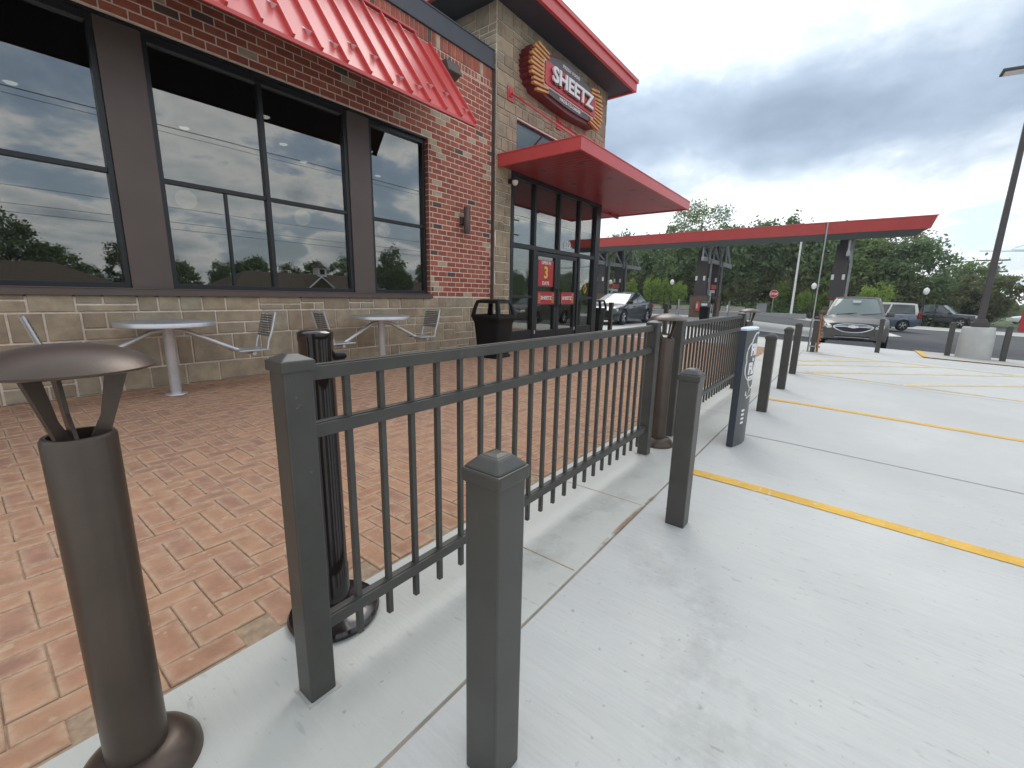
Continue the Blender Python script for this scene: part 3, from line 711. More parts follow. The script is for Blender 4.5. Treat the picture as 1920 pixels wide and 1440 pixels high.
# ---- entrance canopy
CX0, CX1, CY0, CY1 = 7.87, 14.9, 4.5, 6.58
def canopy_slab(mb, x0, x1, y0, y1): pass
cn = MB()
cn.bb((CX0, CY0, 3.965), (CX1, CY0+.06, 4.215)); cn.bb((CX0, CY0+.06, 3.965), (CX0+.06, CY1, 4.215)); cn.bb((CX1-.06, CY0+.06, 3.965), (CX1, 8.3, 4.215)); cn.bb((CX0+.06, CY0+.06, 4.15), (CX1-.06, CY1-.03, 4.205)); cn.bb((13.0, CY1-.03, 4.15), (CX1-.06, 8.3, 4.205)); cn.bb((13.0, 8.3, 3.965), (CX1, 8.36, 4.215))
cn.bb((CX0-.012, CY0-.012, 4.20), (CX1+.012, CY0+.05, 4.222)); cn.bb((CX0-.012, CY0+.05, 4.20), (CX0+.05, CY1, 4.222)); cn.bb((CX1-.05, CY0+.05, 4.20), (CX1+.012, 8.3, 4.222))
cno = cn.build('entrance_canopy', M['red'], store, bevel=.004)
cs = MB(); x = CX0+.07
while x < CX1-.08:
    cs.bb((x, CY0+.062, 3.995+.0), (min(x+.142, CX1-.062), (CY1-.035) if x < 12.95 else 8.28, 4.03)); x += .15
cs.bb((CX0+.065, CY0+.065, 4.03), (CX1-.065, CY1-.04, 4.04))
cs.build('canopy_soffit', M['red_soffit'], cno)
for x in (8.8, 10.2, 11.6, 13.0, 14.2):
    for y in (5.0, 6.0): dl = MB(); dl.lathe([(.0, 3.99), (.07, 3.99), (.08, 3.994), (.08, 4.0)], (x, y, 0), 14); dl.build('recessed_light', M['sign_dark'], cno)
for (bx, tx) in ((8.26, 8.9), (10.27, 10.8), (12.3, 12.75)):
    t = MB(); t.bb((bx-.10, YT-.045, 5.39), (bx+.10, YT-.02, 5.66)); t.bb((bx-.06, YT-.07, 5.46), (bx+.06, YT-.045, 5.60)); t.lathe([(0, 0), (.03, 0), (.03, .06), (0, .06)], (bx, YT-.13, 5.52), 12, axis='Y')
    t.tube([(bx, YT-.10, 5.51), (bx+.0, 4.72, 4.24)], .021, 10); t.tube([(bx, YT-.28, 5.51-.12), (bx, YT-.38, 5.51-.19)], .03, 10); t.bb((bx-.06, 4.62, 4.216), (bx+.06, 4.82, 4.26))
    t.build('tie_rod', M['red'], cno, smooth=40)
ct = MB(); ct.tube([(12.95, 6.9, 3.93), (14.85, 6.9, 3.93)], .04, 10); ct.tube([(14.2, 6.9, 3.93), (14.2, 6.9, 4.1)], .05, 10)
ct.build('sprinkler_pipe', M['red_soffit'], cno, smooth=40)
# ---- lamps inside
def pend(x, y, z, r, lbl):
    t = thing('pendant_lamp', lbl, 'pendant lamp', (x, y, z), 0, 'lamps inside the store')
    m_ = MB(); m_.lathe([(0, -r)]+[(r*math.sin(a), -r*math.cos(a)) for a in [math.pi*k/10 for k in range(1, 10)]]+[(0, r)], n=20); m_.build('globe', M['lamp_warm'], t, world=False, smooth=60)
    m_ = MB(); m_.tube([(0, 0, r), (0, 0, 3.94-z)], .008, 6); m_.build('cord', M['black_plastic'], t, world=False)
for (x, y) in ((2.5, 8.3), (4.3, 8.3), (6.1, 8.3), (-.4, 8.4)): pend(x, y, 2.55, .14, 'warm globe pendant lamp glowing behind the tinted store windows')
for (x, y) in ((.4, 8.0), (2.2, 9.4), (3.6, 7.9), (3.0, 9.6), (4.4, 9.0), (5.6, 8.0), (5.2, 9.8), (6.8, 9.4), (1.0, 9.6)):
    m_ = MB(); m_.lathe([(0, 3.93), (.055, 3.932), (.075, 3.948), (.075, 3.95)], (x, y, 0), 14)
    tag(m_.build('downlight', M['lamp_white']), 'small lit downlight in the dark store ceiling seen through the windows', 'ceiling light', 'downlights inside the store')

# ------------------------------------------------------------------ wall mounted things
t = thing('wall_lamp', 'dark cylindrical up and down wall lamp on the red brick beside the narrow window', 'wall lamp', (6.86, YW-.02, 2.7))
m_ = MB(); m_.lathe([(0, -.26), (.062, -.26), (.07, -.25), (.07, .25), (.062, .26), (0, .26)], (0, -.13, 0), 24); m_.build('lamp_body', M['brown_panel'], t, world=False, smooth=40)
m_ = MB(); m_.box((0, -.035, 0), (.14, .07, .13)); m_.box((0, -.005, 0), (.16, .03, .16)); m_.build('wall_bracket', M['brown_panel'], t, world=False, bevel=.006)
t = thing('wall_speaker', 'dark boxy speaker fixed high on the brick wall beside the end of the awning', 'speaker', (6.36, YW-.02, 5.22))
m_ = MB(); m_.add([(-.17, -.02, -.14), (.17, -.02, -.14), (.17, -.02, .16), (-.17, -.02, .16), (-.17, -.32, -.02), (.17, -.32, -.02), (.17, -.26, .16), (-.17, -.26, .16)], [(0, 1, 2, 3), (4, 7, 6, 5), (0, 4, 5, 1), (1, 5, 6, 2), (2, 6, 7, 3), (3, 7, 4, 0)]); m_.build('cabinet', M['brown_panel'], t, world=False, bevel=.015)
m_ = MB(); m_.box((0, -.005, 0), (.12, .05, .2)); m_.build('wall_plate', M['frame'], t, world=False)
t = thing('security_camera', 'small dome security camera on the stone beside the entrance glazing', 'camera', (8.28, YT-.02, 3.72))
m_ = MB(); m_.box((0, -.04, .02), (.07, .08, .1)); m_.build('bracket', M['frame'], t, world=False, bevel=.008)
m_ = MB(); m_.lathe([(0, -.075), (.04, -.065), (.065, -.03), (.07, 0), (.07, .03), (0, .035)], (.03, -.15, 0), 18); m_.build('dome', M['sign_white'], t, world=False, smooth=50)
# shop sign
t = thing('shop_sign', 'red lettered shop sign with orange rays on the stone tower above the entrance', 'shop sign', (10.3, YT-.04, 6.2))
y1, y2, y3, y4 = .03, -.24, -.29, -.34
def slab(mb, poly, ya, yb): mb.prism(poly, lambda u, v: (u, ya, v), lambda u, v: (u, yb, v))
arch = [(-1.28, -.13+0)] 
def arcpts(u0, u1, v0, h, n=16): return [(u0+(u1-u0)*k/n, v0+h*math.sin(math.pi*k/n)) for k in range(n+1)]
zig = []
hz = [(-1.02, .45), (-1.5, .47), (-1.56, .36), (-1.68, .33), (-1.63, .26), (-1.74, .22), (-1.68, .16), (-1.76, .11), (-1.70, .05), (-1.76, 0), (-1.70, -.05), (-1.75, -.10), (-1.68, -.15), (-1.71, -.21), (-1.60, -.25), (-1.62, -.33), (-1.46, -.36), (-1.40, -.44), (-1.0, -.46)]
outer = hz + arcpts(-1.0, 1.0, -.46, -.05)[1:-1] + [(-u, v) for u, v in reversed(hz)] + arcpts(1.02, -1.02, .45, .13)[1:-1]
m_ = MB(); slab(m_, outer, y1, y2); m_.build('backing', M['sign_maroon'], t, world=False)
for s_ in (-1, 1):
    for k in range(11):
        v = .40-k*.078; u1_ = 1.20 if abs(v) < .27 else 1.02
        u2_ = 1.70-.22*abs(v/.4)**2+(.03 if k % 2 else -.02); dv = .028
        tilt = v*.18
        m_ = MB(); m_.prism([(s_*u1_, v-dv*.8), (s_*u2_, v-dv+tilt), (s_*(u2_+.02), v+tilt), (s_*u2_, v+dv+tilt), (s_*u1_, v+dv*.8)], lambda u, vv: (u, y2+.002, vv), lambda u, vv: (u, y3-.03, vv))
        m_.build('ray', M['sign_orange'], t, world=False, bevel=.008)
m_ = MB(); slab(m_, [(-1.04, .25), (1.04, .25)] + arcpts(1.04, -1.04, .36, .20), y2+.001, y3); slab(m_, [(-1.0, -.27), (-1.0, -.36)] + arcpts(-1.0, 1.0, -.38, -.04)[0:] + [(1.0, -.27)], y2+.001, y3)
m_.build('banner', M['sign_dark'], t, world=False, bevel=.01)
m_ = MB(); slab(m_, [(-1.25, -.22), (-1.19, -.27), (1.19, -.27), (1.25, -.22), (1.25, .22), (1.19, .27), (-1.19, .27), (-1.25, .22)], y2, y3-.012); m_.build('plaque_rim', M['sign_white'], t, world=False, bevel=.01)
m_ = MB(); slab(m_, [(-1.21, -.20), (-1.16, -.24), (1.16, -.24), (1.21, -.20), (1.21, .20), (1.16, .24), (-1.16, .24), (-1.21, .20)], y3-.012, y4); m_.build('plaque', M['sign_red'], t, world=False, bevel=.006)
m_ = MB(); text_mb(m_, 'SHEETZ', .44, south(.035, y4-.02, -.015), .02, .014, sx=1.30); m_.build('letter_shadow', M['sign_dark'], t, world=False, recalc=False)
m_ = MB(); text_mb(m_, 'SHEETZ', .44, south(0, y4-.045, .012), .02, .012, sx=1.30); m_.build('lettering', M['sign_white'], t, world=False, recalc=False)
m_ = MB(); text_mb(m_, 'FRESH FOOD', .10, south(0, y3-.006, .40), .004, .002, sx=1.25, font_space=1.15); text_mb(m_, 'MADE-TO-ORDER', .095, south(0, y3-.006, -.335), .004, .003, sx=1.25, font_space=1.1); m_.build('small_lettering', M['sign_white'], t, world=False, recalc=False)
# door graphics
def poster(name, x0, x1, z0, z1, lbl):
    t = thing(name, lbl, 'poster', ((x0+x1)/2, YE-.012, (z0+z1)/2)); W_, H_ = x1-x0, z1-z0
    m_ = MB(); m_.box((0, 0, 0), (W_, .004, H_)); m_.build('sheet', M['sign_red'], t, world=False)
    m_ = MB(); text_mb(m_, 'OPEN IN', H_*.17, south(0, -.004, H_*.40), .001, .004, sx=1.0); text_mb(m_, 'DAYS', H_*.19, south(0, -.004, -H_*.38), .001, .004, sx=1.05); m_.build('lettering', M['sign_white'], t, world=False, recalc=False)
    m_ = MB(); text_mb(m_, '3', H_*.62, south(0, -.004, 0.01), .001, .012); m_.build('numeral', M['sign_yellow'], t, world=False, recalc=False)
poster('door_poster', 9.66, 10.40, 1.46, 2.14, 'red countdown poster reading OPEN IN 3 DAYS on the left entrance door')
for (x0, x1, lbl) in ((9.61, 10.43, 'red push sticker with white shop lettering on the left door'), (10.72, 11.51, 'red push sticker with white shop lettering on the right door behind its handle')):
    t = thing('door_sticker', lbl, 'sticker', ((x0+x1)/2, YE-.049, 1.155)); W_ = x1-x0
    m_ = MB(); m_.box((0, 0, 0), (W_, .003, .33)); m_.build('sheet', M['sign_red'], t, world=False)
    for s_ in (-1, 1):
        m_ = MB()
        for k in range(6): m_.box((s_*W_*.40, -.003, .11-k*.044), (W_*.12, .002, .026))
        m_.build('ray_print', M['sign_orange'], t, world=False)
    m_ = MB(); text_mb(m_, 'SHEETZ', .13, south(0, -.004, 0), .001, .004, sx=1.2); m_.build('lettering', M['sign_white'], t, world=False, recalc=False)
m_ = MB(); text_mb(m_, '622', .26, south(11.08, YE-.01, 2.63), .001, .004, sx=.95)
tag(m_.build('house_number', M['sign_white'], recalc=False), 'white house number 622 on the glass above the right door', 'house number')
m_ = MB()
for k in range(4):
    a = [(0, .14), (.09, 0), (0, -.14), (-.09, 0)]; p, q = a[k], a[(k+1) % 4]
    m_.tube([(12.25+p[0], YE-.012, 1.45+p[1]), (12.25+q[0], YE-.012, 1.45+q[1])], .012, 6)
tag(m_.build('diamond_decal', M['sign_yellow']), 'small yellow diamond outline decal on the right sidelight of the entrance', 'decal')
# ------------------------------------------------------------------ fences
FY = 1.14
def post_mb(mb, x, y, s, h, cap=.035, z0=0):
    mb.bb((x-s/2, y-s/2, z0), (x+s/2, y+s/2, z0+h))
def fence(name, label, x0, x1, n):
    t = thing(name, label, 'fence', ((x0+x1)/2, FY, 0), 0, 'railings along the patio')
    L = (x1-x0)/2
    for s_ in (-1, 1):
        m_ = MB(); m_.box((s_*L, 0, .505), (.078, .078, 1.01)); p = m_.build('post', M['bronze'], t, world=False, bevel=.005)
        m_ = MB(); m_.box((s_*L, 0, 1.012), (.09, .09, .028)); m_.box((s_*L, 0, 1.034), (.088, .088, .016), taper=.32); m_.build('post_cap', M['bronze'], p, world=False, bevel=.003)
        m_ = MB(); m_.box((s_*L, 0, .002), (.098, .098, .006)); m_.build('grout_pad', M['kerb'], p, world=False)
    for zc, hh in ((.984, .038), (.822, .038), (.214, .038)):
        m_ = MB(); m_.box((0, 0, zc), (2*L-.08, .036, hh)); m_.box((0, 0, zc+hh/2+.002), (2*L-.08, .022, .004)); m_.build('rail', M['bronze'], t, world=False, bevel=.003)
    for k in range(n):
        x = -L+.118*(k+1)+(2*L-.118*(n+1))/2
        m_ = MB(); m_.box((x, 0, .5325), (.0185, .0185, .865)); m_.build('picket', M['bronze'], t, world=False, bevel=.0015)
    return t
fence('patio_fence', 'dark bronze picket fence section with the black smokers pole behind its first post', .53, 3.20, 21)
fence('patio_fence', 'second dark bronze picket fence section beyond the round light bollard', 3.80, 6.50, 21)
# ------------------------------------------------------------------ square bollards
def bollard(x, y, label, h=.80):
    t = thing('square_bollard', label, 'bollard', (x, y, gz(x, y)), 0, 'square dark bollards along the parking bays')
    m_ = MB(); m_.box((0, 0, h/2-.02), (.098, .098, h+.04)); m_.build('post', M['bronze'], t, world=False, bevel=.006)
    m_ = MB(); m_.box((0, 0, h+.012), (.112, .112, .034)); m_.box((0, 0, h+.042), (.108, .108, .026), taper=.50); m_.box((0, 0, h+.057), (.052, .052, .004), taper=.4); m_.build('cap', M['bronze'], t, world=False, bevel=.007)
    return t
b0 = bollard(.707, .585, 'square dark bollard standing in front of the first fence section')
for x, y, l in ((2.29, .60, 'square dark bollard just before the curved sign and the yellow stripe'), (5.39, .635, 'first square dark bollard just beyond the curved lens shaped sign'), (7.0, .63, 'middle square dark bollard of the three beyond the curved sign'), (8.63, .645, 'farthest square dark bollard of the three beyond the curved sign'),
                (12.83, .62, 'square dark bollard carrying the tall metal post left of the brown SUV'), (14.35, -.66, 'square dark bollard in front of the right headlight of the brown SUV'),
                (15.3, -2.06, 'square dark bollard on the left of the pale concrete lamp base'), (15.2, -3.0, 'square dark bollard on the right of the pale concrete lamp base')):
    dup(b0, (x, y, gz(x, y)), 0, l)
# plain posts near the entrance
def plain_post(x, y, h, label, w=.13):
    t = thing('steel_post', label, 'post', (x, y, gz(x, y)))
    m_ = MB(); m_.box((0, 0, h/2), (w, w, h)); m_.build('post', M['bronze'], t, world=False, bevel=.008)
    m_ = MB(); m_.box((0, 0, .02), (w*2.4, w*2.4, .04)); m_.build('base_plate', M['bronze'], t, world=False, bevel=.005)
    m_ = MB(); m_.box((0, 0, h+.01), (w*1.12, w*1.12, .03)); m_.build('cap', M['bronze'], t, world=False, bevel=.006)
plain_post(14.7, 6.86, 1.0, 'square dark post beside the trash bin at the entrance')
plain_post(14.93, 4.95, 1.0, 'square dark post on a flat base plate in front of the parked navy sedan')
# ------------------------------------------------------------------ round light bollards
def light_bollard(x, y, label, first=None):
    if first: return dup(first, (x, y, 0), 0.35, label)
    t = thing('light_bollard', label, 'light bollard', (x, y, 0), 0, 'round brown light bollards')
    m_ = MB(); m_.lathe([(.062, 0), (.062, .885), (.058, .892), (.050, .892), (.049, .80), (0, .80)], n=48); m_.build('tube', M['light_brown'], t, world=False, smooth=35)
    m_ = MB(); m_.lathe([(.130, 0), (.128, .018), (.112, .045), (.088, .064), (.066, .072), (.060, .072)], n=40); m_.build('base_cover', M['light_brown'], t, world=False, smooth=50)
    for k in range(3):
        a = R(100+120*k); ca, sa = math.cos(a), math.sin(a); tx, ty = -sa*.004, ca*.004
        m_ = MB(); prof = [(.012, .80), (.054, .815), (.054, .895), (.100, 1.035), (.062, 1.045), (.040, .93), (.012, .87)]
        m_.prism(prof, lambda r_, z: (ca*r_+tx, sa*r_+ty, z), lambda r_, z: (ca*r_-tx, sa*r_-ty, z)); m_.build('fin', M['light_brown'], t, world=False, bevel=.0015)
    m_ = MB(); m_.lathe([(0, 1.026), (.08, 1.028), (.138, 1.030), (.146, 1.033), (.147, 1.037), (.138, 1.046), (.118, 1.060), (.085, 1.074), (.045, 1.083), (0, 1.086)], n=56); m_.build('cap', M['light_brown'], t, world=False, smooth=50)
    return t
l0 = light_bollard(.135, 1.275, 'round brown light bollard with domed cap and pale scratches at the patio edge')
light_bollard(3.50, 1.14, 'second round brown light bollard with domed cap standing between the two fence sections', l0)
light_bollard(7.15, 1.16, 'round brown light bollard with domed cap past the end of the second fence', l0)
# smokers pole
t = thing('ash_receptacle', 'glossy black smokers pole on a round base behind the first fence post', 'ash receptacle', (.74, 1.40, 0))
m_ = MB(); m_.lathe([(.160, .004), (.163, .018), (.156, .030), (.068, .036), (.062, .040)], n=48); m_.build('base', M['gloss_brown'], t, world=False, smooth=40)
m_ = MB(); m_.lathe([(.057, .03), (.058, .20), (.0545, .205), (.0545, 1.04), (.0565, 1.045), (.0565, 1.068), (.048, 1.075), (0, 1.078)], n=40); m_.build('tube', M['gloss_brown'], t, world=False, smooth=40)
m_ = MB(); m_.tube([(.052, -.02, .985), (.082, -.032, .985)], [.016, .013], 16); m_.tube([(.076, -.03, .985), (.087, -.034, .985)], .008, 12, 0); m_.build('snuffer_port', M['black_plastic'], t, world=False, smooth=40)
# ------------------------------------------------------------------ curved parking sign
t = thing('curved_sign', 'lens shaped dark grey parking sign with white bubble lettering facing the bays', 'sign', (4.0, .65, 0))
SL, ST = .46, .06
def bulge(u): return -.022 - .045*math.sin(math.pi*max(0, min(1, u)))
n_ = 20; top = .965
outl = [(-.16+SL*k/n_, bulge(k/n_)) for k in range(n_+1)] + [(-.16+SL*k/n_, -bulge(k/n_)*.55+.01) for k in range(n_, -1, -1)]
m_ = MB(); m_.prism(outl, lambda x, y: (x, y, 0), lambda x, y: (x, y, top)); m_.build('body', M['grey_panel'], t, world=False, smooth=30)
m_ = MB(); m_.bb((-.166, -.026, 0), (-.158, .026, top)); m_.build('edge_trim', M['navy_paint'], t, world=False, bevel=.003); m_ = MB(); m_.bb((SL-.16-.002, -.026, 0), (SL-.152, .026, top)); m_.build('edge_trim', M['navy_paint'], t, world=False, bevel=.003)
m_ = MB(); m_.prism([(x*1.0, y*1.02) for x, y in outl], lambda x, y: (x, y, top), lambda x, y: (x, y, top+.014)); m_.build('top_cap', M['ice'], t, world=False)
def on_bulge(mb, src):
    for v in range(src, len(mb.v)):
        x, y, z = mb.v[v]; u = (x+.16)/SL; mb.v[v] = (x, bulge(u)-.002+y, z)
m_ = MB()
def curve_text(s, size, x, z, bold=.004, sx=1.0, ext=.0015):
    k = len(m_.v); text_mb(m_, s, size, south(x, 0, z), ext, bold, align='LEFT', sx=sx); on_bulge(m_, k)
curve_text('FREE', .125, -.05, .80, .007, .95); curve_text('to', .05, .0, .725, .002)
curve_text('FLAVOR', .125, -.06, .645, .007, .9); curve_text('SCOOT', .05, -.05, .565, .003, .95)
curve_text('L', .05, -.06, .44, .002)
k = len(m_.v); bub = []
pts = []
for q in range(73):
    a = 2*math.pi*q/72; rr = 1+.10*abs(math.sin(a*4.0)); pts.append((.10+.215*rr*math.cos(a)*.95, 0, .71+.24*rr*math.sin(a)*.92))
m_.tube(pts, .0045, 6); m_.tube([(.02, 0, .475), (-.03, 0, .40), (.06, 0, .415)], .004, 6); on_bulge(m_, k)
for q in range(4): kk = len(m_.v); m_.box((-.06, 0, .30-q*.035), (.05, .002, .018)); on_bulge(m_, kk)
m_.build('lettering', M['sign_white'], t, world=False, recalc=False)
# ------------------------------------------------------------------ picnic tables
def table(x, y, label, first=None):
    if first: return dup(first, (x, y, 0), 0.0, label)
    t = thing('cafe_table', label, 'picnic table', (x, y, 0), 0, 'silver pedestal tables on the patio')
    m_ = MB(); m_.lathe([(0, .800), (.43, .800), (.43, .790), (.452, .790), (.46, .796), (.46, .838), (.452, .843), (0, .843)], n=56); m_.build('tabletop', M['table_top'], t, world=False, smooth=35)
    m_ = MB(); m_.lathe([(.448, .842), (.46, .839), (.464, .83), (.464, .796), (.455, .787)], n=56); m_.build('edge_ring', M['alu'], t, world=False, smooth=40)
    m_ = MB(); m_.lathe([(.0535, .02), (.0535, .74), (.057, .75), (.057, .80)], n=32); m_.tube([(-.02, -.05, .69), (-.02, -.062, .69)], .010, 12); m_.build('pedestal', M['alu'], t, world=False, smooth=40)
    m_ = MB(); m_.lathe([(0, 0), (.105, 0), (.108, .006), (.105, .014), (.06, .022), (.053, .024)], n=32); m_.build('foot_plate', M['alu'], t, world=False, smooth=40)
    for s_ in (-1, 1):
        m_ = MB(); m_.tube([(s_*.04, 0, .745), (s_*.16, 0, .725), (s_*.60, -.03, .50), (s_*.70, -.04, .455), (s_*.86, -.05, .435)], .026, 16); m_.tube([(s_*.80, -.21, .425), (s_*.80, .12, .425)], .024, 14); m_.build('arm', M['alu'], t, world=False, smooth=50)
        m_ = MB(); m_.box((s_*.80, -.05, .462), (.36, .37, .022)); so_ = m_.build('seat', M['table_top'], t, world=False, bevel=.008)
        m_ = MB()
        lean = .10
        for yy in (-.22, .12): m_.tube([(s_*.955, yy, .455), (s_*.975, yy, .56), (s_*(.99+lean*.4), yy, .70), (s_*(.99+lean), yy, .93)], .013, 10)
        for k in range(9):
            z = .64+k*.031; f_ = (z-.56)/.37; m_.box((s_*(.972+lean*f_*.95), -.05, z), (.008, .33, .023), ry=s_*.2, mi=1)
        m_.box((s_*(.985+lean), -.05, .925), (.014, .345, .028), ry=s_*.2)
        m_.build('backrest', [M['alu'], M['slat']], so_, world=False, smooth=40)
    return t
t0 = table(1.50, 6.08, 'silver pedestal table with attached seats under the wide divided window')
table(4.30, 6.02, 'silver pedestal table with attached seats under the narrow window by the brick', t0)
# ------------------------------------------------------------------ trash bins
def bin_(x, y, rz, label, first=None):
    if first: return dup(first, (x, y, gz(x, y)), rz, label)
    t = thing('trash_bin', label, 'trash bin', (x, y, 0), rz, 'black trash bins by the entrance')
    m_ = MB()
    def sq(s, r=.05, n=5):
        out = []
        for cx, cy, a0 in ((1, 1, 0), (-1, 1, 90), (-1, -1, 180), (1, -1, 270)):
            for k in range(n): a = R(a0+90*k/(n-1)); out.append((cx*(s-r)+r*math.cos(a), cy*(s-r)+r*math.sin(a)))
        return out
    lev = [(0, .255), (.03, .265), (.06, .235), (.65, .285), (.72, .30), (.735, .315), (.78, .32), (.80, .30)]
    rings = [[(a, b, z) for a, b in sq(s)] for z, s in lev]; n = len(rings[0])
    m_.add([v for r_ in rings for v in r_], [(i*n+k, i*n+(k+1) % n, (i+1)*n+(k+1) % n, (i+1)*n+k) for i in range(len(rings)-1) for k in range(n)]+[tuple(reversed(range(n)))])
    m_.build('bin_body', M['black_plastic'], t, world=False, smooth=40)
    # lid: four corner legs and a rounded roof with an opening on every side
    m_ = MB()
    def lvl(z):
        u = max(0, (z-.78)/.32); return .318-.075*u**1.6
    for k in range(4):
        a = k*math.pi/2; c, s_ = math.cos(a), math.sin(a)
        def P(u, z, ins=0.0):
            w_ = lvl(z)-ins; bow = .02*(1-u*u); x_, y_ = u*(lvl(z)-ins), -(w_+bow)
            return (c*x_-s_*y_, s_*x_+c*y_, z)
        us = [-1, -.84, -.80, -.3, .3, .80, .84, 1]; zs = [.78, .81, .83, .94, 1.05, 1.07, 1.10]
        for i in range(7):
            for j in range(6):
                hole = 2 <= i <= 4 and 2 <= j <= 3 or (2 <= i <= 4 and j in (1, 4) and False)
                if hole: continue
                m_.add([P(us[i], zs[j]), P(us[i+1], zs[j]), P(us[i+1], zs[j+1]), P(us[i], zs[j+1]),
                        P(us[i], zs[j], .028), P(us[i+1], zs[j], .028), P(us[i+1], zs[j+1], .028), P(us[i], zs[j+1], .028)],
                       [(0, 1, 2, 3), (7, 6, 5, 4), (0, 4, 5, 1), (1, 5, 6, 2), (2, 6, 7, 3), (3, 7, 4, 0)])
    s1 = lvl(1.10); m_.add([(-s1, -s1, 1.095), (s1, -s1, 1.095), (s1, s1, 1.095), (-s1, s1, 1.095), (-s1*.7, -s1*.7, 1.125), (s1*.7, -s1*.7, 1.125), (s1*.7, s1*.7, 1.125), (-s1*.7, s1*.7, 1.125)], [(0, 1, 5, 4), (1, 2, 6, 5), (2, 3, 7, 6), (3, 0, 4, 7), (4, 5, 6, 7)])
    m_.build('lid', M['black_plastic'], t, world=False, weld=True, smooth=30)
    return t
bn = bin_(6.55, 5.52, .12, 'black trash bin with open lid in front of the stone pier left of the entrance')
bin_(14.25, 7.25, .1, 'black square trash bin with open lid at the right end of the entrance glazing', bn)
t = thing('trash_bin', 'small black bin on the fuel island in front of the pump', 'trash bin', (25.9, 6.45, gz(25.9, 6.45)))
m_ = MB(); m_.box((0, 0, .45), (.42, .42, .9), taper=1.12); m_.build('bin_body', M['black_plastic'], t, world=False, bevel=.03)
m_ = MB(); m_.box((0, 0, 1.05), (.5, .5, .3), taper=.8); m_.box((0, -.0, .92), (.5, .5, .04)); m_.build('lid', M['grey_panel'], t, world=False, bevel=.03)
m_ = MB(); m_.box((-.235, 0, 1.03), (.06, .3, .12)); m_.build('flap', M['white_metal'], t, world=False)
# ------------------------------------------------------------------ tall metal post, stake
t = thing('sign_post', 'tall thin galvanised metal post strapped to a square bollard', 'post', (12.78, .72, 0))
m_ = MB(); 
m_.bb((-.03, -.006, 0), (.03, .006, 3.0)); m_.bb((-.03, -.03, 0), (-.022, .006, 3.0)); m_.bb((.022, -.03, 0), (.03, .006, 3.0)); m_.build('channel', M['galv'], t, world=False)
m_ = MB(); m_.bb((-.035, -.16, .12), (.10, .01, .15)); m_.bb((-.035, -.16, .75), (.10, .01, .78)); m_.build('strap', M['galv'], t, world=False)
t = thing('survey_stake', 'rusty orange stake leaning in front of the left headlight of the brown SUV', 'stake', (12.86, .53, 0))
m_ = MB(); m_.tube([(0, 0, 0), (.03, .03, .9)], .027, 8); m_.build('stake', M['rust'], t, world=False)
m_ = MB(); 
for k in range(9): m_.box((.01+k*.002, -.03, .12+k*.085), (.03, .05, .03), rz=k)
m_.build('flagging_tape', M['rust'], t, world=False)
# ------------------------------------------------------------------ light poles
def light_pole(x, y, label, h, rz, headl):
    z0 = gz(x, y)
    t = thing('light_pole', label, 'light pole', (x, y, z0), rz, 'tall brown parking lot light poles')
    m_ = MB(); m_.lathe([(.31, -.1), (.315, .02), (.305, .55), (.285, .76), (.275, .775), (0, .775)], n=36); m_.build('concrete_base', M['pale_block'], t, world=False, smooth=40)
    m_ = MB(); m_.box((0, 0, .83), (.30, .30, .11)); m_.box((0, 0, .92), (.24, .24, .09), taper=.8); m_.build('base_cover', M['pv_brown'], t, world=False, bevel=.01)
    m_ = MB(); m_.box((0, 0, (h+.9)/2), (.125, .125, h-.9), taper=.7); m_.build('pole', M['pv_brown'], t, world=False, bevel=.012)
    m_ = MB(); m_.box((0, .30, h-.03), (.34, .58, .06), rx=.06); hd_ = m_.build('lamp_head', M['pv_brown'], t, world=False, bevel=.015)
    m_ = MB(); m_.box((0, .32, h-.066), (.26, .44, .012), rx=.06); m_.build('lens', M['sign_white'], hd_, world=False)
    return t
light_pole(15.35, -2.52, 'tall brown light pole on a pale concrete base at the right of the parking bays', 6.45, 0.0, True)
light_pole(27.5, -6.35, 'second brown light pole farther off behind the red countdown banner', 8.0, 0, True)
zb = gz(27.5, -6.1)
t = thing('pole_banner', 'red countdown banner reading OPEN IN 3 DAYS on the far light pole', 'banner', (27.12, -6.08, zb+1.5))
m_ = MB(); m_.box((0, 0, 0), (.04, 1.0, 1.18)); m_.build('sheet', M['sign_red'], t, world=False)
m_ = MB(); text_mb(m_, 'OPEN IN', .19, west(-.022, 0, .45), .002, .006); text_mb(m_, 'DAYS', .25, west(-.022, 0, -.34), .002, .010); m_.build('lettering', M['sign_white'], t, world=False, recalc=False)
m_ = MB(); text_mb(m_, '3', .66, west(-.022, 0, .10), .002, .02); m_.build('numeral', M['sign_yellow'], t, world=False, recalc=False)
# ------------------------------------------------------------------ fuel canopy
FX = 26.5
t = thing('fuel_canopy', 'long red edged fuel station canopy on dark columns across the asphalt', 'fuel canopy', (30, 7, 0))
GY0, GY1 = -2.25, 26
m_ = MB()
m_.add([(FX-.12, GY0-.12, 4.90), (FX-.12, GY1, 4.90), (FX+.04, GY1, 4.40), (FX+.04, GY0+.02, 4.40), (34.12, GY0-.12, 5.75), (33.96, GY0+.02, 5.35), (34.12, GY1, 5.75), (33.96, GY1, 5.35)],
       [(0, 1, 2, 3), (0, 3, 5, 4), (4, 5, 7, 6), (0, 4, 6, 1)])
m_.add([(FX-.15, GY0-.15, 4.89), (34.15, GY0-.15, 5.74), (34.15, GY1, 5.74), (FX-.15, GY1, 4.89), (FX-.15, GY0-.15, 4.93), (34.15, GY0-.15, 5.78), (34.15, GY1, 5.78), (FX-.15, GY1, 4.93)], [(0, 3, 2, 1), (4, 5, 6, 7), (0, 1, 5, 4), (1, 2, 6, 5), (2, 3, 7, 6), (3, 0, 4, 7)]); m_.build('fascia', M['red'], t)
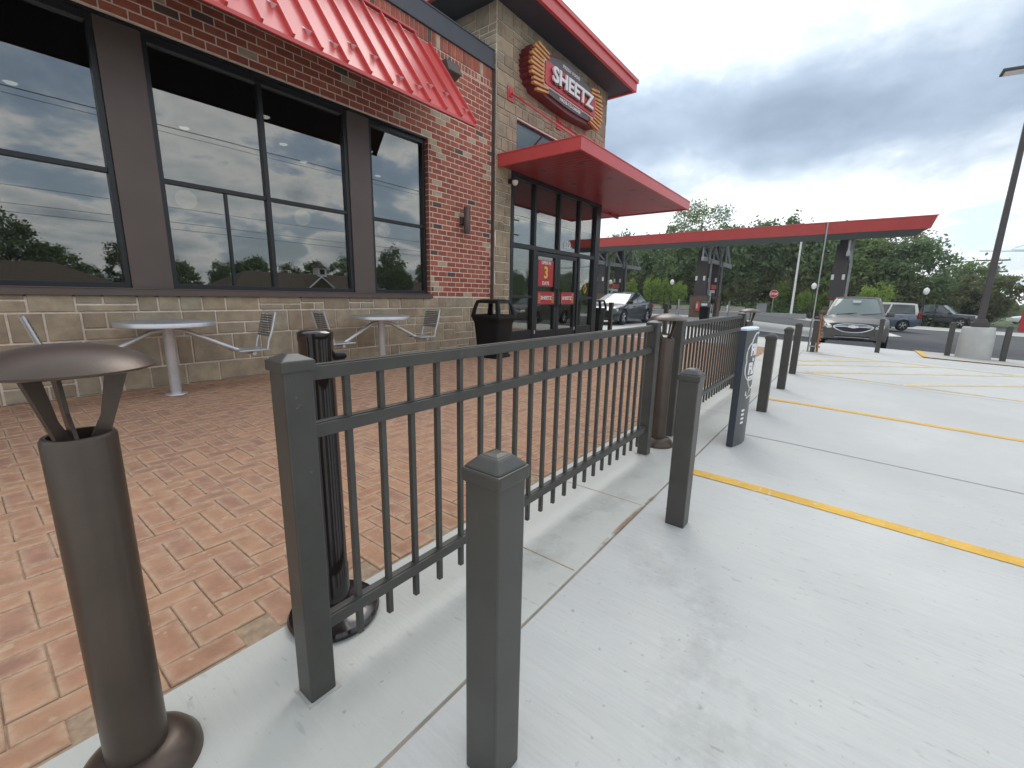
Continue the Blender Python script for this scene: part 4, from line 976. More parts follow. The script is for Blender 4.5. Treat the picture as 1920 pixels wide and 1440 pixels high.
m_ = MB(); m_.add([(FX+.06, GY0+.04, 4.42), (FX+.06, GY1, 4.42), (33.9, GY1, 5.36), (33.9, GY0+.04, 5.36), (FX+.45, GY0+.5, 4.14), (FX+.45, GY1, 4.14), (33.4, GY1, 5.06), (33.4, GY0+.5, 5.06)], [(0, 4, 5, 1), (3, 2, 6, 7), (0, 3, 7, 4), (4, 7, 6, 5)]); m_.build('underside', M['green_ceiling'], t)
for yc in (.75, 7.45, 14.1, 20.5):
    for xc in (28.45, 31.3):
        zb = gz(xc, yc)
        m_ = MB(); m_.box((xc, yc, zb+.70), (.80, .95, 1.42)); m_.box((xc, yc, zb+1.44), (.86, 1.0, .06)); bs = m_.build('stone_plinth', M['stone_far'], t, bevel=.02)
        m_ = MB(); m_.box((xc, yc, 2.75), (.55, .66, 2.55+.1), taper=.8); m_.bb((xc-.17, yc-.17, 4.0), (xc+.17, yc+.17, 4.25+(xc-26.95)*.143)); m_.build('column', M['pv_brown'], t)
        m_ = MB(); m_.bb((xc+.15, yc-.45, 1.45), (xc+.25, yc-.36, 3.6)); m_.bb((xc-.25, yc-.42, 3.3), (xc-.17, yc-.34, 4.4)); m_.build('flange', M['galv'], t)
        for dy in (-.2, .25): m_ = MB(); m_.box((xc-.275, yc+dy, 2.45), (.03, .12, .26)); m_.build('number_plate', M['sign_white'], t)
    m_ = MB(); za = 3.42; XL = (27.2, 28.4, 29.8, 31.2, 33.0, 34.6)
    def ztop(x): return 4.12+(x-26.95)*.143
    m_.box(((XL[0]+XL[-1])/2, yc-.25, za+.10), (XL[-1]-XL[0], .14, .24)); m_.tube([(XL[0], yc-.25, ztop(XL[0])-.06), (XL[-1]-1.3, yc-.25, ztop(XL[-1]-1.3)-.06)], .06, 6)
    for k, (xa, xb) in enumerate(((28.4, 27.3), (28.5, 29.8), (31.1, 29.8), (31.3, 32.7), (34.5, 33.0))):
        m_.tube([(xa, yc-.25, za+.15), (xb, yc-.25, ztop(min(xb, 33.2))-.1)], .06, 6)
    for xa in (27.25, 29.8, 33.0): m_.tube([(xa, yc-.25, za+.1), (xa, yc-.25, ztop(xa)-.08)], .055, 6)
    m_.build('truss', M['galv'], t)
def pump(x, y, label):
    z0 = gz(x, y)
    t = thing('fuel_pump', label, 'fuel pump', (x, y, z0), 0, 'fuel pumps under the canopy')
    m_ = MB(); m_.box((0, 0, .95), (1.0, .55, 1.75)); m_.box((0, 0, .04), (1.1, .65, .1)); m_.build('cabinet', M['white_metal'], t, world=False, bevel=.02)
    m_ = MB(); m_.box((0, 0, 2.02), (1.15, .66, .26)); m_.build('topper', M['red'], t, world=False, bevel=.02)
    m_ = MB(); m_.box((0, -.285, 1.3), (.7, .03, .7)); m_.box((-.51, 0, 1.1), (.03, .36, 1.2)); m_.build('panel', M['grille'], t, world=False)
    m_ = MB()
    for s_ in (-.3, .3): m_.tube([(s_, -.3, 1.2), (s_*1.3, -.42, 1.0), (s_*1.4, -.42, .4), (s_, -.33, .5)], .025, 8); m_.box((s_, -.33, 1.15), (.08, .1, .26))
    m_.tube([(-.53, .1, 1.5), (-.7, .12, 1.0), (-.62, .1, .4), (-.53, .1, .5)], .025, 8)
    m_.build('hose', M['rubber'], t, world=False)
pump(29.85, 7.35, 'fuel pump with red topper between the middle pair of canopy columns'); pump(29.85, 14.0, 'fuel pump with red topper between the left pair of canopy columns'); pump(29.85, .7, 'fuel pump mostly hidden behind the brown SUV')
for yc in (.7, 7.4, 14.05, 20.5):
    m_ = MB(); z0 = gz(29.9, yc); m_.bb((27.6, yc-.75, z0-.1), (32.2, yc+.75, z0+.16)); tag(m_.build('kerb_island', M['kerb'], bevel=.03), kind='structure')
t = thing('extinguisher_box', 'red fire extinguisher cover on the stone plinth of the fuel canopy', 'fire extinguisher', (28.0, 7.42, gz(28, 7.4)+.85))
m_ = MB(); m_.lathe([(0, -.32), (.13, -.30), (.14, -.2), (.13, .1), (.11, .22), (.04, .30), (0, .31)], n=16); m_.build('cover', M['red'], t, world=False, smooth=50)
m_ = MB(); m_.box((-.13, 0, 0), (.02, .05, .28)); m_.build('label_strip', M['sign_white'], t, world=False)
for k, (x, y) in enumerate(((27.2, 6.6), (27.2, 8.3), (32.6, 6.6))):
    z0 = gz(x, y); m_ = MB(); m_.tube([(x, y, z0), (x, y, z0+1.15)], .055, 10); m_.lathe([(.055, z0+1.15), (.04, z0+1.2), (0, z0+1.21)], (x, y, 0), 10)
    tag(m_.build('pipe_bollard', M['galv'], smooth=50), 'plain round pipe bollard guarding the middle fuel island', 'bollard', 'pipe bollards at the fuel island')
# ------------------------------------------------------------------ vehicles (front at +x in local space)
def interp(pts, x):
    if x <= pts[0][0]: return pts[0][1]
    for (a, b), (c, d) in zip(pts, pts[1:]):
        if x <= c: return b+(d-b)*(x-a)/(c-a)
    return pts[-1][1]
def smooth_i(pts, x):
    e = .08; return (interp(pts, x-e)+2*interp(pts, x)+interp(pts, x+e))/4
def wheel(t, x, y, r, wdt, spokes=5):
    s_ = 1 if y > 0 else -1
    m_ = MB(); m_.lathe([(r*.62, -wdt/2), (r*.93, -wdt/2), (r, -wdt*.36), (r, wdt*.36), (r*.93, wdt/2), (r*.62, wdt/2)], (x, y, r), 28, axis='Y')
    w_ = m_.build('wheel', M['rubber'], t, world=False, smooth=40)
    m_ = MB(); yo = y+s_*wdt*.30
    m_.lathe([(r*.66, -.02), (r*.66, .035), (r*.60, .04), (r*.57, -.03), (0, -.04)] if s_ > 0 else [(r*.66, .02), (r*.66, -.035), (r*.60, -.04), (r*.57, .03), (0, .04)], (x, yo, r), 28, axis='Y', mi=1)
    m_.lathe([(r*.67, .0), (r*.67, .04*s_), (r*.60, .045*s_), (r*.60, 0)], (x, yo, r), 28, axis='Y')
    for k in range(spokes):
        a = 2*math.pi*k/spokes+.3
        for da in (-.13, .13):
            p = Vector((x+math.cos(a+da*.3)*r*.10, yo+s_*.03, r+math.sin(a+da*.3)*r*.10)); q = Vector((x+math.cos(a+da)*r*.62, yo+s_*.022, r+math.sin(a+da)*r*.62))
            m_.tube([p, q], .018, 5)
    m_.lathe([(0, .05*s_), (r*.14, .045*s_), (r*.15, .0)], (x, yo, r), 12, axis='Y')
    m_.build('rim', [M['rim'], M['grille']], w_, world=False, smooth=40)
def car(name, label, cat, L, W, deck, gh, wheels, r, paint, zb0=.22, loc=(0, 0, 0), rz=0, nose=.18, tail=.10, belt_in=.03, roofmat=None, wind='windshield', rails=False):
    t = thing(name, label, cat, loc, rz)
    n = 56; xsn = [-L/2+L*k/n for k in range(n+1)]
    rings = []
    for x in xsn:
        e = 1-(x/(L/2)); e2 = 1+(x/(L/2))
        fr = max(0, 1-e*(L/2)/.75); tl = max(0, 1-e2*(L/2)/.6)
        hw = W/2*(1-.20*fr**2.2-.12*tl**2.2)
        zt = smooth_i(deck, x); zb = zb0+.10*fr**2+.12*tl**2
        for xw in wheels:
            d = abs(x-xw); Rr = r+.055
            if d < Rr: zb = max(zb, r+math.sqrt(Rr*Rr-d*d))
        zt = max(zt, zb+.04); zm = max(min(.62*zt+.06, zt-.10), zb+.02)
        ring = [(0, zb), (hw*.80, zb), (hw*.965, zb+.0), (hw, zb+(zm-zb)*.55), (hw*.995, zm), (hw*.965, zt-(zt-zm)*.35), (hw*.93, zt-.02), (hw*.86, zt+.005), (hw*.5, zt+.03), (0, zt+.04)]
        full = [(x, y, z) for y, z in ring] + [(x, -y, z) for y, z in reversed(ring[1:-1])]
        rings.append(full)
    m = len(rings[0]); mb = MB()
    # rounded nose and tail: pull end rings forward for mid heights
    for idx, sg, am in ((n, 1, nose), (0, -1, tail)):
        zt = rings[idx][9][2]; zb = rings[idx][0][2]
        rings[idx] = [(x+sg*am*(math.sin(math.pi*min(1, max(0, (z-zb)/(zt-zb+.001)))*.82+.3)-.35)*(1-.9*(abs(y)/(W/2))**2), y, z) for x, y, z in rings[idx]]
    mb.add([v for rg in rings for v in rg], [(i*m+k, (i+1)*m+k, (i+1)*m+(k+1) % m, i*m+(k+1) % m) for i in range(n) for k in range(m)] + [tuple(range(m)), tuple(reversed(range(n*m, n*m+m)))])
    body = mb.build('body', M[paint], t, world=False, smooth=38)
    wl = MB()
    for xw in wheels: wl.box((xw, 0, r+.16), (2*r+.08, W*.86, 2*r*.72))
    wl.box((0, 0, zb0+.14), (L*.8, W*.84, .2)); wl.build('underbody', M['grille'], t, world=False)
    for xw in wheels:
        for s_ in (-1, 1): wheel(t, xw, s_*(W/2-.115), r, .225)
    if gh:
        xb0, xb1, xt0, xt1, zr = gh       # rear base, windscreen base, roof rear, roof front, roof height
        yb, yt = W/2*.90, W/2*.70
        def zbase(x): return smooth_i(deck, x)+.0
        def side(u, s, sg=1):      # u 0..1 rear->front, s 0..1 base->roof
            xb = xb0+(xb1-xb0)*u; xt = xt0+(xt1-xt0)*u
            x = xb+(xt-xb)*s; zb = zbase(xb)-.02; arch = .05*(1-(2*u-1)**2)
            z = zb+(zr-.05+arch-zb)*s; y = yb+(yt-yb)*s+.025*math.sin(math.pi*s)-.05*abs(2*u-1)**3
            return Vector((x, sg*y, z))
        g_ = MB()
        g_.grid(lambda u, s: side(u, s, 1), 12, 5); g_.grid(lambda u, s: side(u, s, -1), 12, 5, flip=True)
        g_.build('side_glass', M['car_glass'], t, world=False, smooth=60)
        def endp(u, s, v): a = side(u, s, 1); k = 2*v-1; bow = (.10 if u > .5 else -.06)*(1-k*k); return Vector((a.x+bow, a.y*k, a.z+.03*(1-k*k)*s))
        g_ = MB(); g_.grid(lambda v, s: endp(1, s, v), 10, 5); ws = g_.build('windshield', M[wind], t, world=False, smooth=60)
        g_ = MB(); g_.grid(lambda v, s: endp(0, s, v), 10, 5); g_.build('rear_window', M['car_glass'], t, world=False, smooth=60)
        rm = M[roofmat or paint]
        g_ = MB(); g_.grid(lambda u, v: (lambda a: Vector((a.x+((.10 if u == 1 else 0)-(.06 if u == 0 else 0))*(1-(2*v-1)**2), a.y*(2*v-1), a.z+.035*(1-(2*v-1)**2)+.012)))(side(u, 1.0)), 14, 8)
        g_.build('roof', rm, t, world=False, smooth=60)
        g_ = MB()
        def patch(u0, u1, s0, s1, sg, off=.008, nu=3, ns=6):
            g_.grid(lambda a, b: side(u0+(u1-u0)*a, s0+(s1-s0)*b, sg)+Vector((0, sg*off, 0)), nu, ns)
        for sg in (-1, 1):
            patch(-.005, .055, 0, 1, sg); patch(.93, 1.005, 0, 1, sg); patch(.50, .535, 0, 1, sg); patch(0, 1, .90, 1.03, sg, nu=14); patch(0, 1, -.02, .05, sg, .012, nu=14)
            for (v0, v1) in ((0, .05), (.95, 1)):
                pass
        for u_, of in ((1, .012), (0, -.012)):
            for (v0, v1) in ((-.01, .045), (.955, 1.01)): g_.grid(lambda a, b: endp(u_, b, v0+(v1-v0)*a)+Vector((of, 0, .006)), 2, 6)
        g_.build('pillar', rm if roofmat else M[paint], t, world=False, smooth=50)
        for sg in (-1, 1):
            p = side(.90, .06, sg); mm = MB(); mm.box((p.x+.02, p.y+sg*.13, p.z+.06), (.12, .20, .14)); mm.box((p.x+.04, p.y+sg*.02, p.z+.02), (.06, .14, .05))
            mm.build('mirror', M[paint], t, world=False, bevel=.03, smooth=40)
            hm = MB()
            for u_ in (.30, .72): q = side(u_, 0, sg); hm.box((q.x-.1, sg*(W/2-.006), q.z-.11), (.17, .03, .035))
            hm.build('handle', M[paint], t, world=False, bevel=.01)
            dm = MB()
            for u_ in (.16, .53, .95):
                q = side(u_, 0, sg); dm.tube([(q.x, sg*(W/2-.018), q.z-.05), (q.x, sg*(W/2+.0), .75), (q.x, sg*(W/2-.012), .42)], .006, 4)
            dm.build('door_gap', M['grille'], t, world=False)
        if rails:
            for sg in (-1, 1):
                mm = MB(); a = side(.1, 1, sg); b = side(.85, 1, sg); mm.tube([(a.x, a.y*.97, a.z+.02), (a.x+.1, a.y*.97, a.z+.08), (b.x-.1, b.y*.97, b.z+.08), (b.x, b.y*.97, b.z+.02)], .016, 6); mm.build('roof_rail', M['chrome'], t, world=False)
    return t
# brown-grey SUV facing the camera
SX = 19.55; sz = gz(17.6, 0)
suv = car('parked_suv', 'warm grey SUV with chrome split grille parked facing the camera', 'car', 4.6, 1.82,
    [(-2.3, .95), (-2.1, 1.05), (-.2, 1.02), (.85, 1.02), (1.0, 1.04), (1.9, .96), (2.25, .84), (2.3, .80)],
    (-2.15, 1.02, -1.75, .15, 1.64), (-1.38, 1.42), .35, 'paint_grey', .24, (SX, -.12, gz(SX-1.5, -.1)-.02), math.pi, nose=.16, rails=False)
from mathutils.bvhtree import BVHTree
_bd = [c for c in suv.children if c.name.startswith('body')][0].data
_bvh = BVHTree.FromPolygons([v.co.copy() for v in _bd.vertices], [tuple(p.vertices) for p in _bd.polygons])
def nose_x(y, z):
    h = _bvh.ray_cast(Vector((4, y, z)), Vector((-1, 0, 0)))[0]
    return h.x if h else 2.0
def nose_patch(parent, name, m, outline, off=.0, dep=.03):
    mb = MB(); n = len(outline); cy_ = sum(p[0] for p in outline)/n; cz_ = sum(p[1] for p in outline)/n; vs = []
    for f_ in (1.0, .98, .66, .33):
        for (y, z) in outline:
            yy, zz_ = cy_+(y-cy_)*f_, cz_+(z-cz_)*f_; vs.append((nose_x(yy, zz_)+(off if f_ < 1 else -.01), yy, zz_))
    vs.append((nose_x(cy_, cz_)+off, cy_, cz_)); fs = []
    for r in range(3): fs += [(r*n+i, r*n+(i+1) % n, (r+1)*n+(i+1) % n, (r+1)*n+i) for i in range(n)]
    fs += [(3*n+i, 3*n+(i+1) % n, 4*n) for i in range(n)]
    mb.add(vs, fs); return mb.build(name, m, parent, world=False, smooth=40)
def lens_shape(w, zc, h0, h1, n=18, low=1.0):
    top = [(-w+2*w*k/n, zc+h0*(1-abs(-1+2*k/n)**3.5)+.012) for k in range(n+1)]
    bot = [(w-2*w*k/n, zc-h1*(1-abs(1-2*k/n)**2.6)-.012) for k in range(n+1)]
    return top+bot
def strip_patch(parent, name, m, pts, wdt, off, dep=.03):
    mb = MB(); mb.tube([(nose_x(y, z)+off, y, z) for y, z in pts], wdt, 6); return mb.build(name, m, parent, world=False, smooth=50)
gsh = lens_shape(.50, .715, .085, .15)
nose_patch(suv, 'grille', M['grille'], gsh, .012)
gr = gsh+[gsh[0]]
gmain = strip_patch(suv, 'grille_surround', M['chrome'], gr, .014, .02)
strip_patch(suv, 'grille_bar', M['chrome'], [(-.49, .715), (-.3, .725), (0, .73), (.3, .725), (.49, .715)], .017, .028); strip_patch(suv, 'grille_bar', M['chrome'], [(-.45, .755), (0, .775), (.45, .755)], .010, .022)
nose_patch(suv, 'emblem', M['sign_white'], [(-.13, .70), (-.05, .70), (-.05, .685), (.07, .685), (.06, .70), (.14, .70), (.12, .755), (.05, .755), (.05, .77), (-.06, .77), (-.05, .755), (-.115, .755)], .052, .03)
nose_patch(suv, 'lower_grille', M['grille'], [(-.44, .44), (.44, .44), (.37, .335), (-.37, .335)], .010); strip_patch(suv, 'bumper_trim', M['rim'], [(-.43, .39), (0, .40), (.43, .39)], .009, .02)
nose_patch(suv, 'number_plate', M['grey_panel'], [(-.26, .57), (.26, .57), (.26, .46), (-.26, .46)], .022)
for s_ in (-1, 1):
    mb = MB(); hl = [(s_*.53, .685), (s_*.55, .75), (s_*.63, .80), (s_*.73, .82), (s_*.765, .78), (s_*.75, .70), (s_*.64, .66)]
    o = nose_patch(suv, 'headlight', M['clear_lens'], hl, .016, .10)
    mb = MB(); c_ = (nose_x(.64, .74)+.018, s_*.64, .74); mb.lathe([(0, .012), (.05, .01), (.065, 0), (.065, -.03)], c_, 14, axis='X'); mb.build('reflector', M['chrome'], o, world=False, smooth=50)
    strip_patch(suv, 'bumper_crease', M['paint_grey'], [(s_*.50, .64), (s_*.55, .52), (s_*.50, .44), (s_*.42, .40)], .014, .0)
mb = MB()
for s_ in (-.5, .12): mb.tube([(1.10, s_, 1.07), (.95, s_+.55, 1.13)], .012, 5)
mb.build('wiper', M['grille'], suv, world=False)
mb = MB(); mb.box((.52, 0, 1.50), (.04, .22, .07)); mb.build('interior_mirror', M['sign_white'], suv, world=False, bevel=.01)
mb = MB()
for s_ in (-.38, .38): mb.box((-.1, s_, 1.15), (.14, .44, .55)); mb.box((-.1, s_, 1.46), (.10, .24, .16))
mb.build('seat', M['grille'], suv, world=False, bevel=.05)
# navy sedan
sed = car('parked_sedan', 'shiny navy sedan parked beyond the entrance with its front toward the camera', 'car', 4.75, 1.80,
    [(-2.38, .88), (-2.2, .98), (-1.55, 1.02), (-.3, .97), (1.0, .93), (1.3, .90), (2.1, .76), (2.33, .66), (2.38, .62)],
    (-1.85, 1.15, -1.05, .10, 1.43), (-1.42, 1.42), .335, 'paint_navy', .18, (20.1, 8.95, 0), math.pi, nose=.14)
for s_ in (-1, 1):
    mb = MB(); mb.grid(lambda a, b: Vector((1.98+.26*a-.02*b, s_*(.845-.18*a*a), .60+.02*a+.13*b*(1-.3*a))), 8, 4); o = mb.build('headlight', M['clear_lens'], sed, world=False, smooth=60)
    mb = MB(); mb.lathe([(0, .01), (.05, 0), (.05, -.02)], (2.22, s_*.66, .68), 12, axis='X'); mb.build('reflector', M['chrome'], o, world=False)
    mb = MB(); mb.box((-2.22, s_*.74, .82), (.22, .22, .16)); mb.build('tail_light', M['tail_red'], sed, world=False, bevel=.03)
mb = MB(); mb.box((2.38, 0, .48), (.06, 1.0, .24)); mb.build('grille', M['grille'], sed, world=False, bevel=.02)
mb = MB(); mb.box((2.34, -.7, .36), (.10, .26, .14)); mb.box((2.34, .7, .36), (.10, .26, .14)); mb.build('fog_light', M['grille'], sed, world=False, bevel=.02)
# black pickup
px_, py_ = 54.5, -6.15
pick = car('pickup_truck', 'black crew cab pickup truck stopped on the far lane facing right', 'truck', 5.7, 1.98,
    [(-2.85, 1.13), (-1.2, 1.13), (1.1, 1.12), (1.35, 1.14), (2.6, 1.06), (2.85, .98)], (-1.05, 1.30, -.90, .45, 1.88), (-1.75, 1.85), .40, 'paint_black', .38, (px_, py_, gz(px_, py_)+.03), R(-90-22), nose=.06, tail=.02)
mb = MB(); mb.box((-1.9, 0, 1.12), (1.6, 1.6, .06)); mb.build('cargo_bed', M['grille'], pick, world=False)
for s_ in (-1, 1):
    mb = MB(); mb.box((2.76, s_*.80, .93), (.18, .30, .20)); mb.build('headlight', M['clear_lens'], pick, world=False, bevel=.03)
    mb = MB(); mb.box((-2.84, s_*.88, .98), (.06, .14, .36)); mb.build('tail_light', M['tail_red'], pick, world=False)
mb = MB(); mb.box((2.86, 0, .86), (.06, 1.2, .34)); mb.build('grille', M['grille'], pick, world=False)
mb = MB(); mb.box((2.90, 0, .55), (.12, 1.85, .18)); mb.box((-2.9, 0, .6), (.12, 1.85, .18)); mb.build('bumper', M['chrome'], pick, world=False, bevel=.03)
# slate blue minivan with pale roof behind the SUV
vx, vy = 38.5, -1.1
van = car('parked_minivan', 'slate blue minivan with white roof and rear pillar behind the brown SUV', 'car', 4.8, 1.85,
    [(-2.4, 1.05), (-1.0, 1.05), (.9, 1.0), (1.3, 1.0), (2.2, .85), (2.4, .75)], (-2.3, 1.3, -2.22, .55, 1.78), (-1.45, 1.50), .34, 'paint_blue', .24, (vx, vy, gz(vx, vy)+.03), R(90+25), nose=.12, tail=.04, roofmat='van_white')
for s_ in (-1, 1):
    mb = MB(); mb.box((-2.34, s_*.84, .98), (.16, .14, .42)); mb.build('tail_light', M['tail_red'], van, world=False, bevel=.03)
    mb = MB(); mb.box((2.2, s_*.68, .72), (.2, .3, .16)); mb.build('headlight', M['clear_lens'], van, world=False, bevel=.03)
# far parked cars beside the road
fc = None
for i, (x, y, p, l) in enumerate(((78, -17.3, 'van_white', 'white car parked far off behind the light pole'), (79, -19.8, 'paint_grey', 'grey car parked far off left of the red countdown banner'))):
    car('parked_car', l, 'car', 4.5, 1.8, [(-2.2, .95), (-1.5, 1.0), (1.0, .95), (2.2, .75)], (-1.8, 1.1, -1.1, .2, 1.45), (-1.35, 1.35), .33, p, .2, (x, y, gz(x, y)+.02), R(90+10), nose=.1)

# ------------------------------------------------------------------ trees
def tree_meshes(seed, H_, Rc, trunk_h, n_clump, per, leaf, squash=1.0, conic=False, spread=.55):
    r_ = random.Random(seed)
    tr = MB(); base = .018*H_+.03
    tops = []
    tr.tube([(0, 0, -.3), (.02*H_*r_.uniform(-1, 1), 0, trunk_h*.6), (.03*H_*r_.uniform(-1, 1), .02*H_*r_.uniform(-1, 1), trunk_h+.2*(H_-trunk_h)), (0, 0, H_*.86)], [base*1.3, base, base*.75, base*.15], 8)
    for k in range(9):
        a = r_.uniform(0, 6.28); z0 = trunk_h*.8+(H_-trunk_h)*r_.uniform(.0, .55); rr = Rc*r_.uniform(.5, .9)
        tr.tube([(0, 0, z0), (math.cos(a)*rr*.5, math.sin(a)*rr*.5, z0+rr*.45), (math.cos(a)*rr, math.sin(a)*rr, z0+rr*r_.uniform(.6, 1.0))], [base*.5, base*.32, base*.08], 6)
    cr = MB(); zc = (H_+trunk_h)/2; hz = (H_-trunk_h)/2
    for c in range(n_clump):
        while True:
            p = Vector((r_.uniform(-1, 1), r_.uniform(-1, 1), r_.uniform(-1, 1)))
            if .25 < p.length < 1: break
        p = p.normalized()*(p.length**.55)
        wz = 1.0
        if conic: wz = max(.12, 1-(p.z+1)/2*.85)
        lump = 1+.22*math.sin(3.1*p.x+seed)*math.cos(2.7*p.y+seed*1.7)+.12*math.sin(5*p.z+seed)
        c0 = Vector((p.x*Rc*wz*lump, p.y*Rc*wz*lump, zc+p.z*hz*(.95+.1*r_.random())))
        cs = spread*Rc*.42*r_.uniform(.6, 1.2)
        for q in range(per):
            d = Vector((r_.gauss(0, 1), r_.gauss(0, 1), r_.gauss(0, .75)))*cs*.6
            o = c0+d; nrm = Vector((r_.gauss(0, 1), r_.gauss(0, 1), r_.gauss(.5, 1))).normalized()
            a = nrm.orthogonal().normalized(); a.rotate(Matrix.Rotation(r_.uniform(0, 6.28), 3, nrm)); b = nrm.cross(a); s_ = leaf*r_.uniform(.6, 1.35)
            cr.add([o-a*s_*.9, o-b*s_*.45+a*s_*.1, o+a*s_*.9, o+b*s_*.45+a*s_*.1], [(0, 1, 2, 3)])
    return tr, cr
def tree_proto(name, label, seed, H_, Rc, trunk_h, n_clump, per, leaf, m, group, **kw):
    tr, cr = tree_meshes(seed, H_, Rc, trunk_h, n_clump, per, leaf, **kw)
    t = thing(name, label, 'tree', (0, 0, 0), 0, group)
    tr.build('trunk', M['bark'], t, world=False, recalc=False, smooth=50); cr.build('crown', M[m], t, world=False, recalc=False)
    return t
WL = 'tall dark leafy tree in the wood behind the fuel canopy'; WG = 'trees of the wood behind the fuel canopy'
protos = [tree_proto('forest_tree', WL, 1, 10, 3.6, 1.0, 130, 46, .26, 'leaf_dark', WG), tree_proto('forest_tree', WL, 2, 9, 3.2, .8, 120, 46, .26, 'leaf_mid', WG),
          tree_proto('forest_tree', WL, 3, 11, 3.3, 1.6, 130, 44, .26, 'leaf_dark', WG), tree_proto('forest_tree', WL, 7, 7, 3.0, .3, 110, 46, .24, 'leaf_olive', WG)]
r_ = random.Random(4); used = [False]*4
def place(k, x, y, s, label=None, group=None, rz=None):
    o = protos[k] if not used[k] else copy_tree(protos[k])
    used[k] = True
    o.location = (x, y, gz(x, y)-.05); o.rotation_euler = (0, 0, r_.uniform(0, 6.28) if rz is None else rz); o.scale = (s*r_.uniform(.9, 1.1), s*r_.uniform(.9, 1.1), s)
    if label: o['label'] = label
    if group: o['group'] = group
    return o
# front rank, its top following the photo's skyline (heights at about 60 m)
rank = [(34, 1.0), (30.5, .95), (27.5, .92), (24.5, .88), (21.5, .86), (18.5, .95), (15.5, .98), (12.5, 1.0), (9.7, .95), (7, .95), (4.3, .95), (1.6, .98), (-1, .92), (-3.6, .80), (-6.2, .55)]
for i, (y, s) in enumerate(rank):
    place([0, 1, 2, 1, 0, 2, 1, 0, 1, 2, 0, 1, 1, 0, 3][i], 60+r_.uniform(-2, 2), y+r_.uniform(-.5, .5), s)
for i in range(17): 
    y = 42-i*2.9; place(i % 3, 67+r_.uniform(-2, 3), y+r_.uniform(-.8, .8), (.95 if y > 12 else 1.02 if y > 0 else .62)*r_.uniform(.92, 1.06))
for i in range(18):
    y = 38-i*2.5; place(3, 56.5+r_.uniform(-.8, 1.5), y, r_.uniform(.5, .75) if y > -6 else .4)
for (x, y, s) in ((66, -8, .6), (70, -10.0, .55), (66, -11, .5), (75, -9.5, .62)): place(3 if s < .7 else 1, x, y, s)
tall = [('airy tall tree rising over the fuel canopy right of the entrance canopy', 9, 14.0, 4.3, 5.0, 120, 60, .16, 'leaf_mid', 64, 17.5, dict(spread=.5)),
        ('tall sparse tree with bare limbs above the right end of the fuel canopy', 12, 9.4, 3.9, 4.6, 80, 50, .16, 'leaf_olive', 62, -2.2, dict(spread=.5)),
        ('rounded mid green tree left of the distant utility pole', 15, 6.6, 3.2, 1.2, 110, 36, .24, 'leaf_mid', 68, -9.3, dict()),
        ('rust tinted tree just left of the brown light pole', 18, 5.2, 2.3, .8, 80, 34, .22, 'leaf_olive', 64, -10.3, dict())]
for (l, sd_, H_, Rc, th, nc, per, lf, m, x, y, kw) in tall:
    o = tree_proto('tall_tree', l, sd_, H_, Rc, th, nc, per, lf, m, None, **kw); o.location = (x, y, gz(x, y))
yt = tree_proto('young_tree', 'young light green tree planted along the far kerb', 30, 3.1, 1.0, .75, 90, 26, .085, 'leaf_light', 'young trees along the far kerb', spread=.7)
ytc = tree_proto('young_tree', 'narrow young light green tree planted along the far kerb', 31, 3.3, .72, .3, 80, 26, .085, 'leaf_light', 'young trees along the far kerb', spread=.7)
yl = [(46.8, 17.25, 1.12, 0, 'rounded young light green tree with a thin bare stem above the navy sedan'), (46.8, 15.85, 1.0, 1, 'middle young light green tree between the sedan and the middle columns'), (46.6, 14.35, .95, 0, 'young light green tree beside the white globe street lamp'),
      (46.5, 19.4, .98, 1, 'narrow young light green tree right of the left pair of columns'), (46, 23.2, 1.0, 1, 'narrow young light green tree just right of the entrance glazing'), (46, 21.6, .95, 0, 'young light green tree seen between the left pair of columns'),
      (54.5, 6.1, 1.0, 1, 'thin light green young tree growing behind the near stop sign'), (53, 3.6, .85, 0, 'young tree right of the pale flag pole'), (53.5, 2.2, .8, 1, 'narrow young tree left of the tall metal post'), (49, -1.5, 1.1, 0, 'bright bushy young tree above the brown SUV roof')]
uy = [False, False]
for (x, y, s, k, l) in yl:
    src = (yt, ytc)[k]; o = src if not uy[k] else copy_tree(src); uy[k] = True
    o.location = (x, y, gz(x, y)); o.rotation_euler = (0, 0, x*7+y); o.scale = (s*.74, s*.74, s) if y > 10 else (s, s, s); o['label'] = l
# understory ground cover at the foot of the wood
uc = MB(); r2_ = random.Random(77)
for i in range(9000):
    x = 53.5+abs(r2_.gauss(0, 2.2)); y = r2_.uniform(-7, 44); z = gz(x, y)+abs(r2_.gauss(0, .55)); s_ = .16
    a = Vector((r2_.gauss(0, 1), r2_.gauss(0, 1), r2_.gauss(0, 1))).normalized(); b = a.orthogonal().normalized(); o = Vector((x, y, z))
    uc.add([o-a*s_, o-b*s_*.6, o+a*s_, o+b*s_*.6], [(0, 1, 2, 3)])
tag(uc.build('undergrowth', M['leaf_dark'], recalc=False), 'low dark undergrowth along the foot of the wood', 'undergrowth', kind='stuff')
# far horizon wood
uc = MB()
for i in range(12000):
    a0 = r2_.uniform(-.5, .9); d_ = r2_.uniform(110, 150); x = d_*math.cos(a0); y = d_*math.sin(a0)-10; top = 3.5+2.2*math.sin(a0*23)+1.3*math.sin(a0*57); z = gz(x, y)+r2_.uniform(-.5, top); s_ = .8
    a = Vector((r2_.gauss(0, 1), r2_.gauss(0, 1), r2_.gauss(0, 1))).normalized(); b = a.orthogonal().normalized(); o = Vector((x, y, z))
    uc.add([o-a*s_, o-b*s_*.6, o+a*s_, o+b*s_*.6], [(0, 1, 2, 3)])
tag(uc.build('distant_woods', M['leaf_dark'], recalc=False), 'low line of distant woods along the horizon', 'woods', kind='stuff')

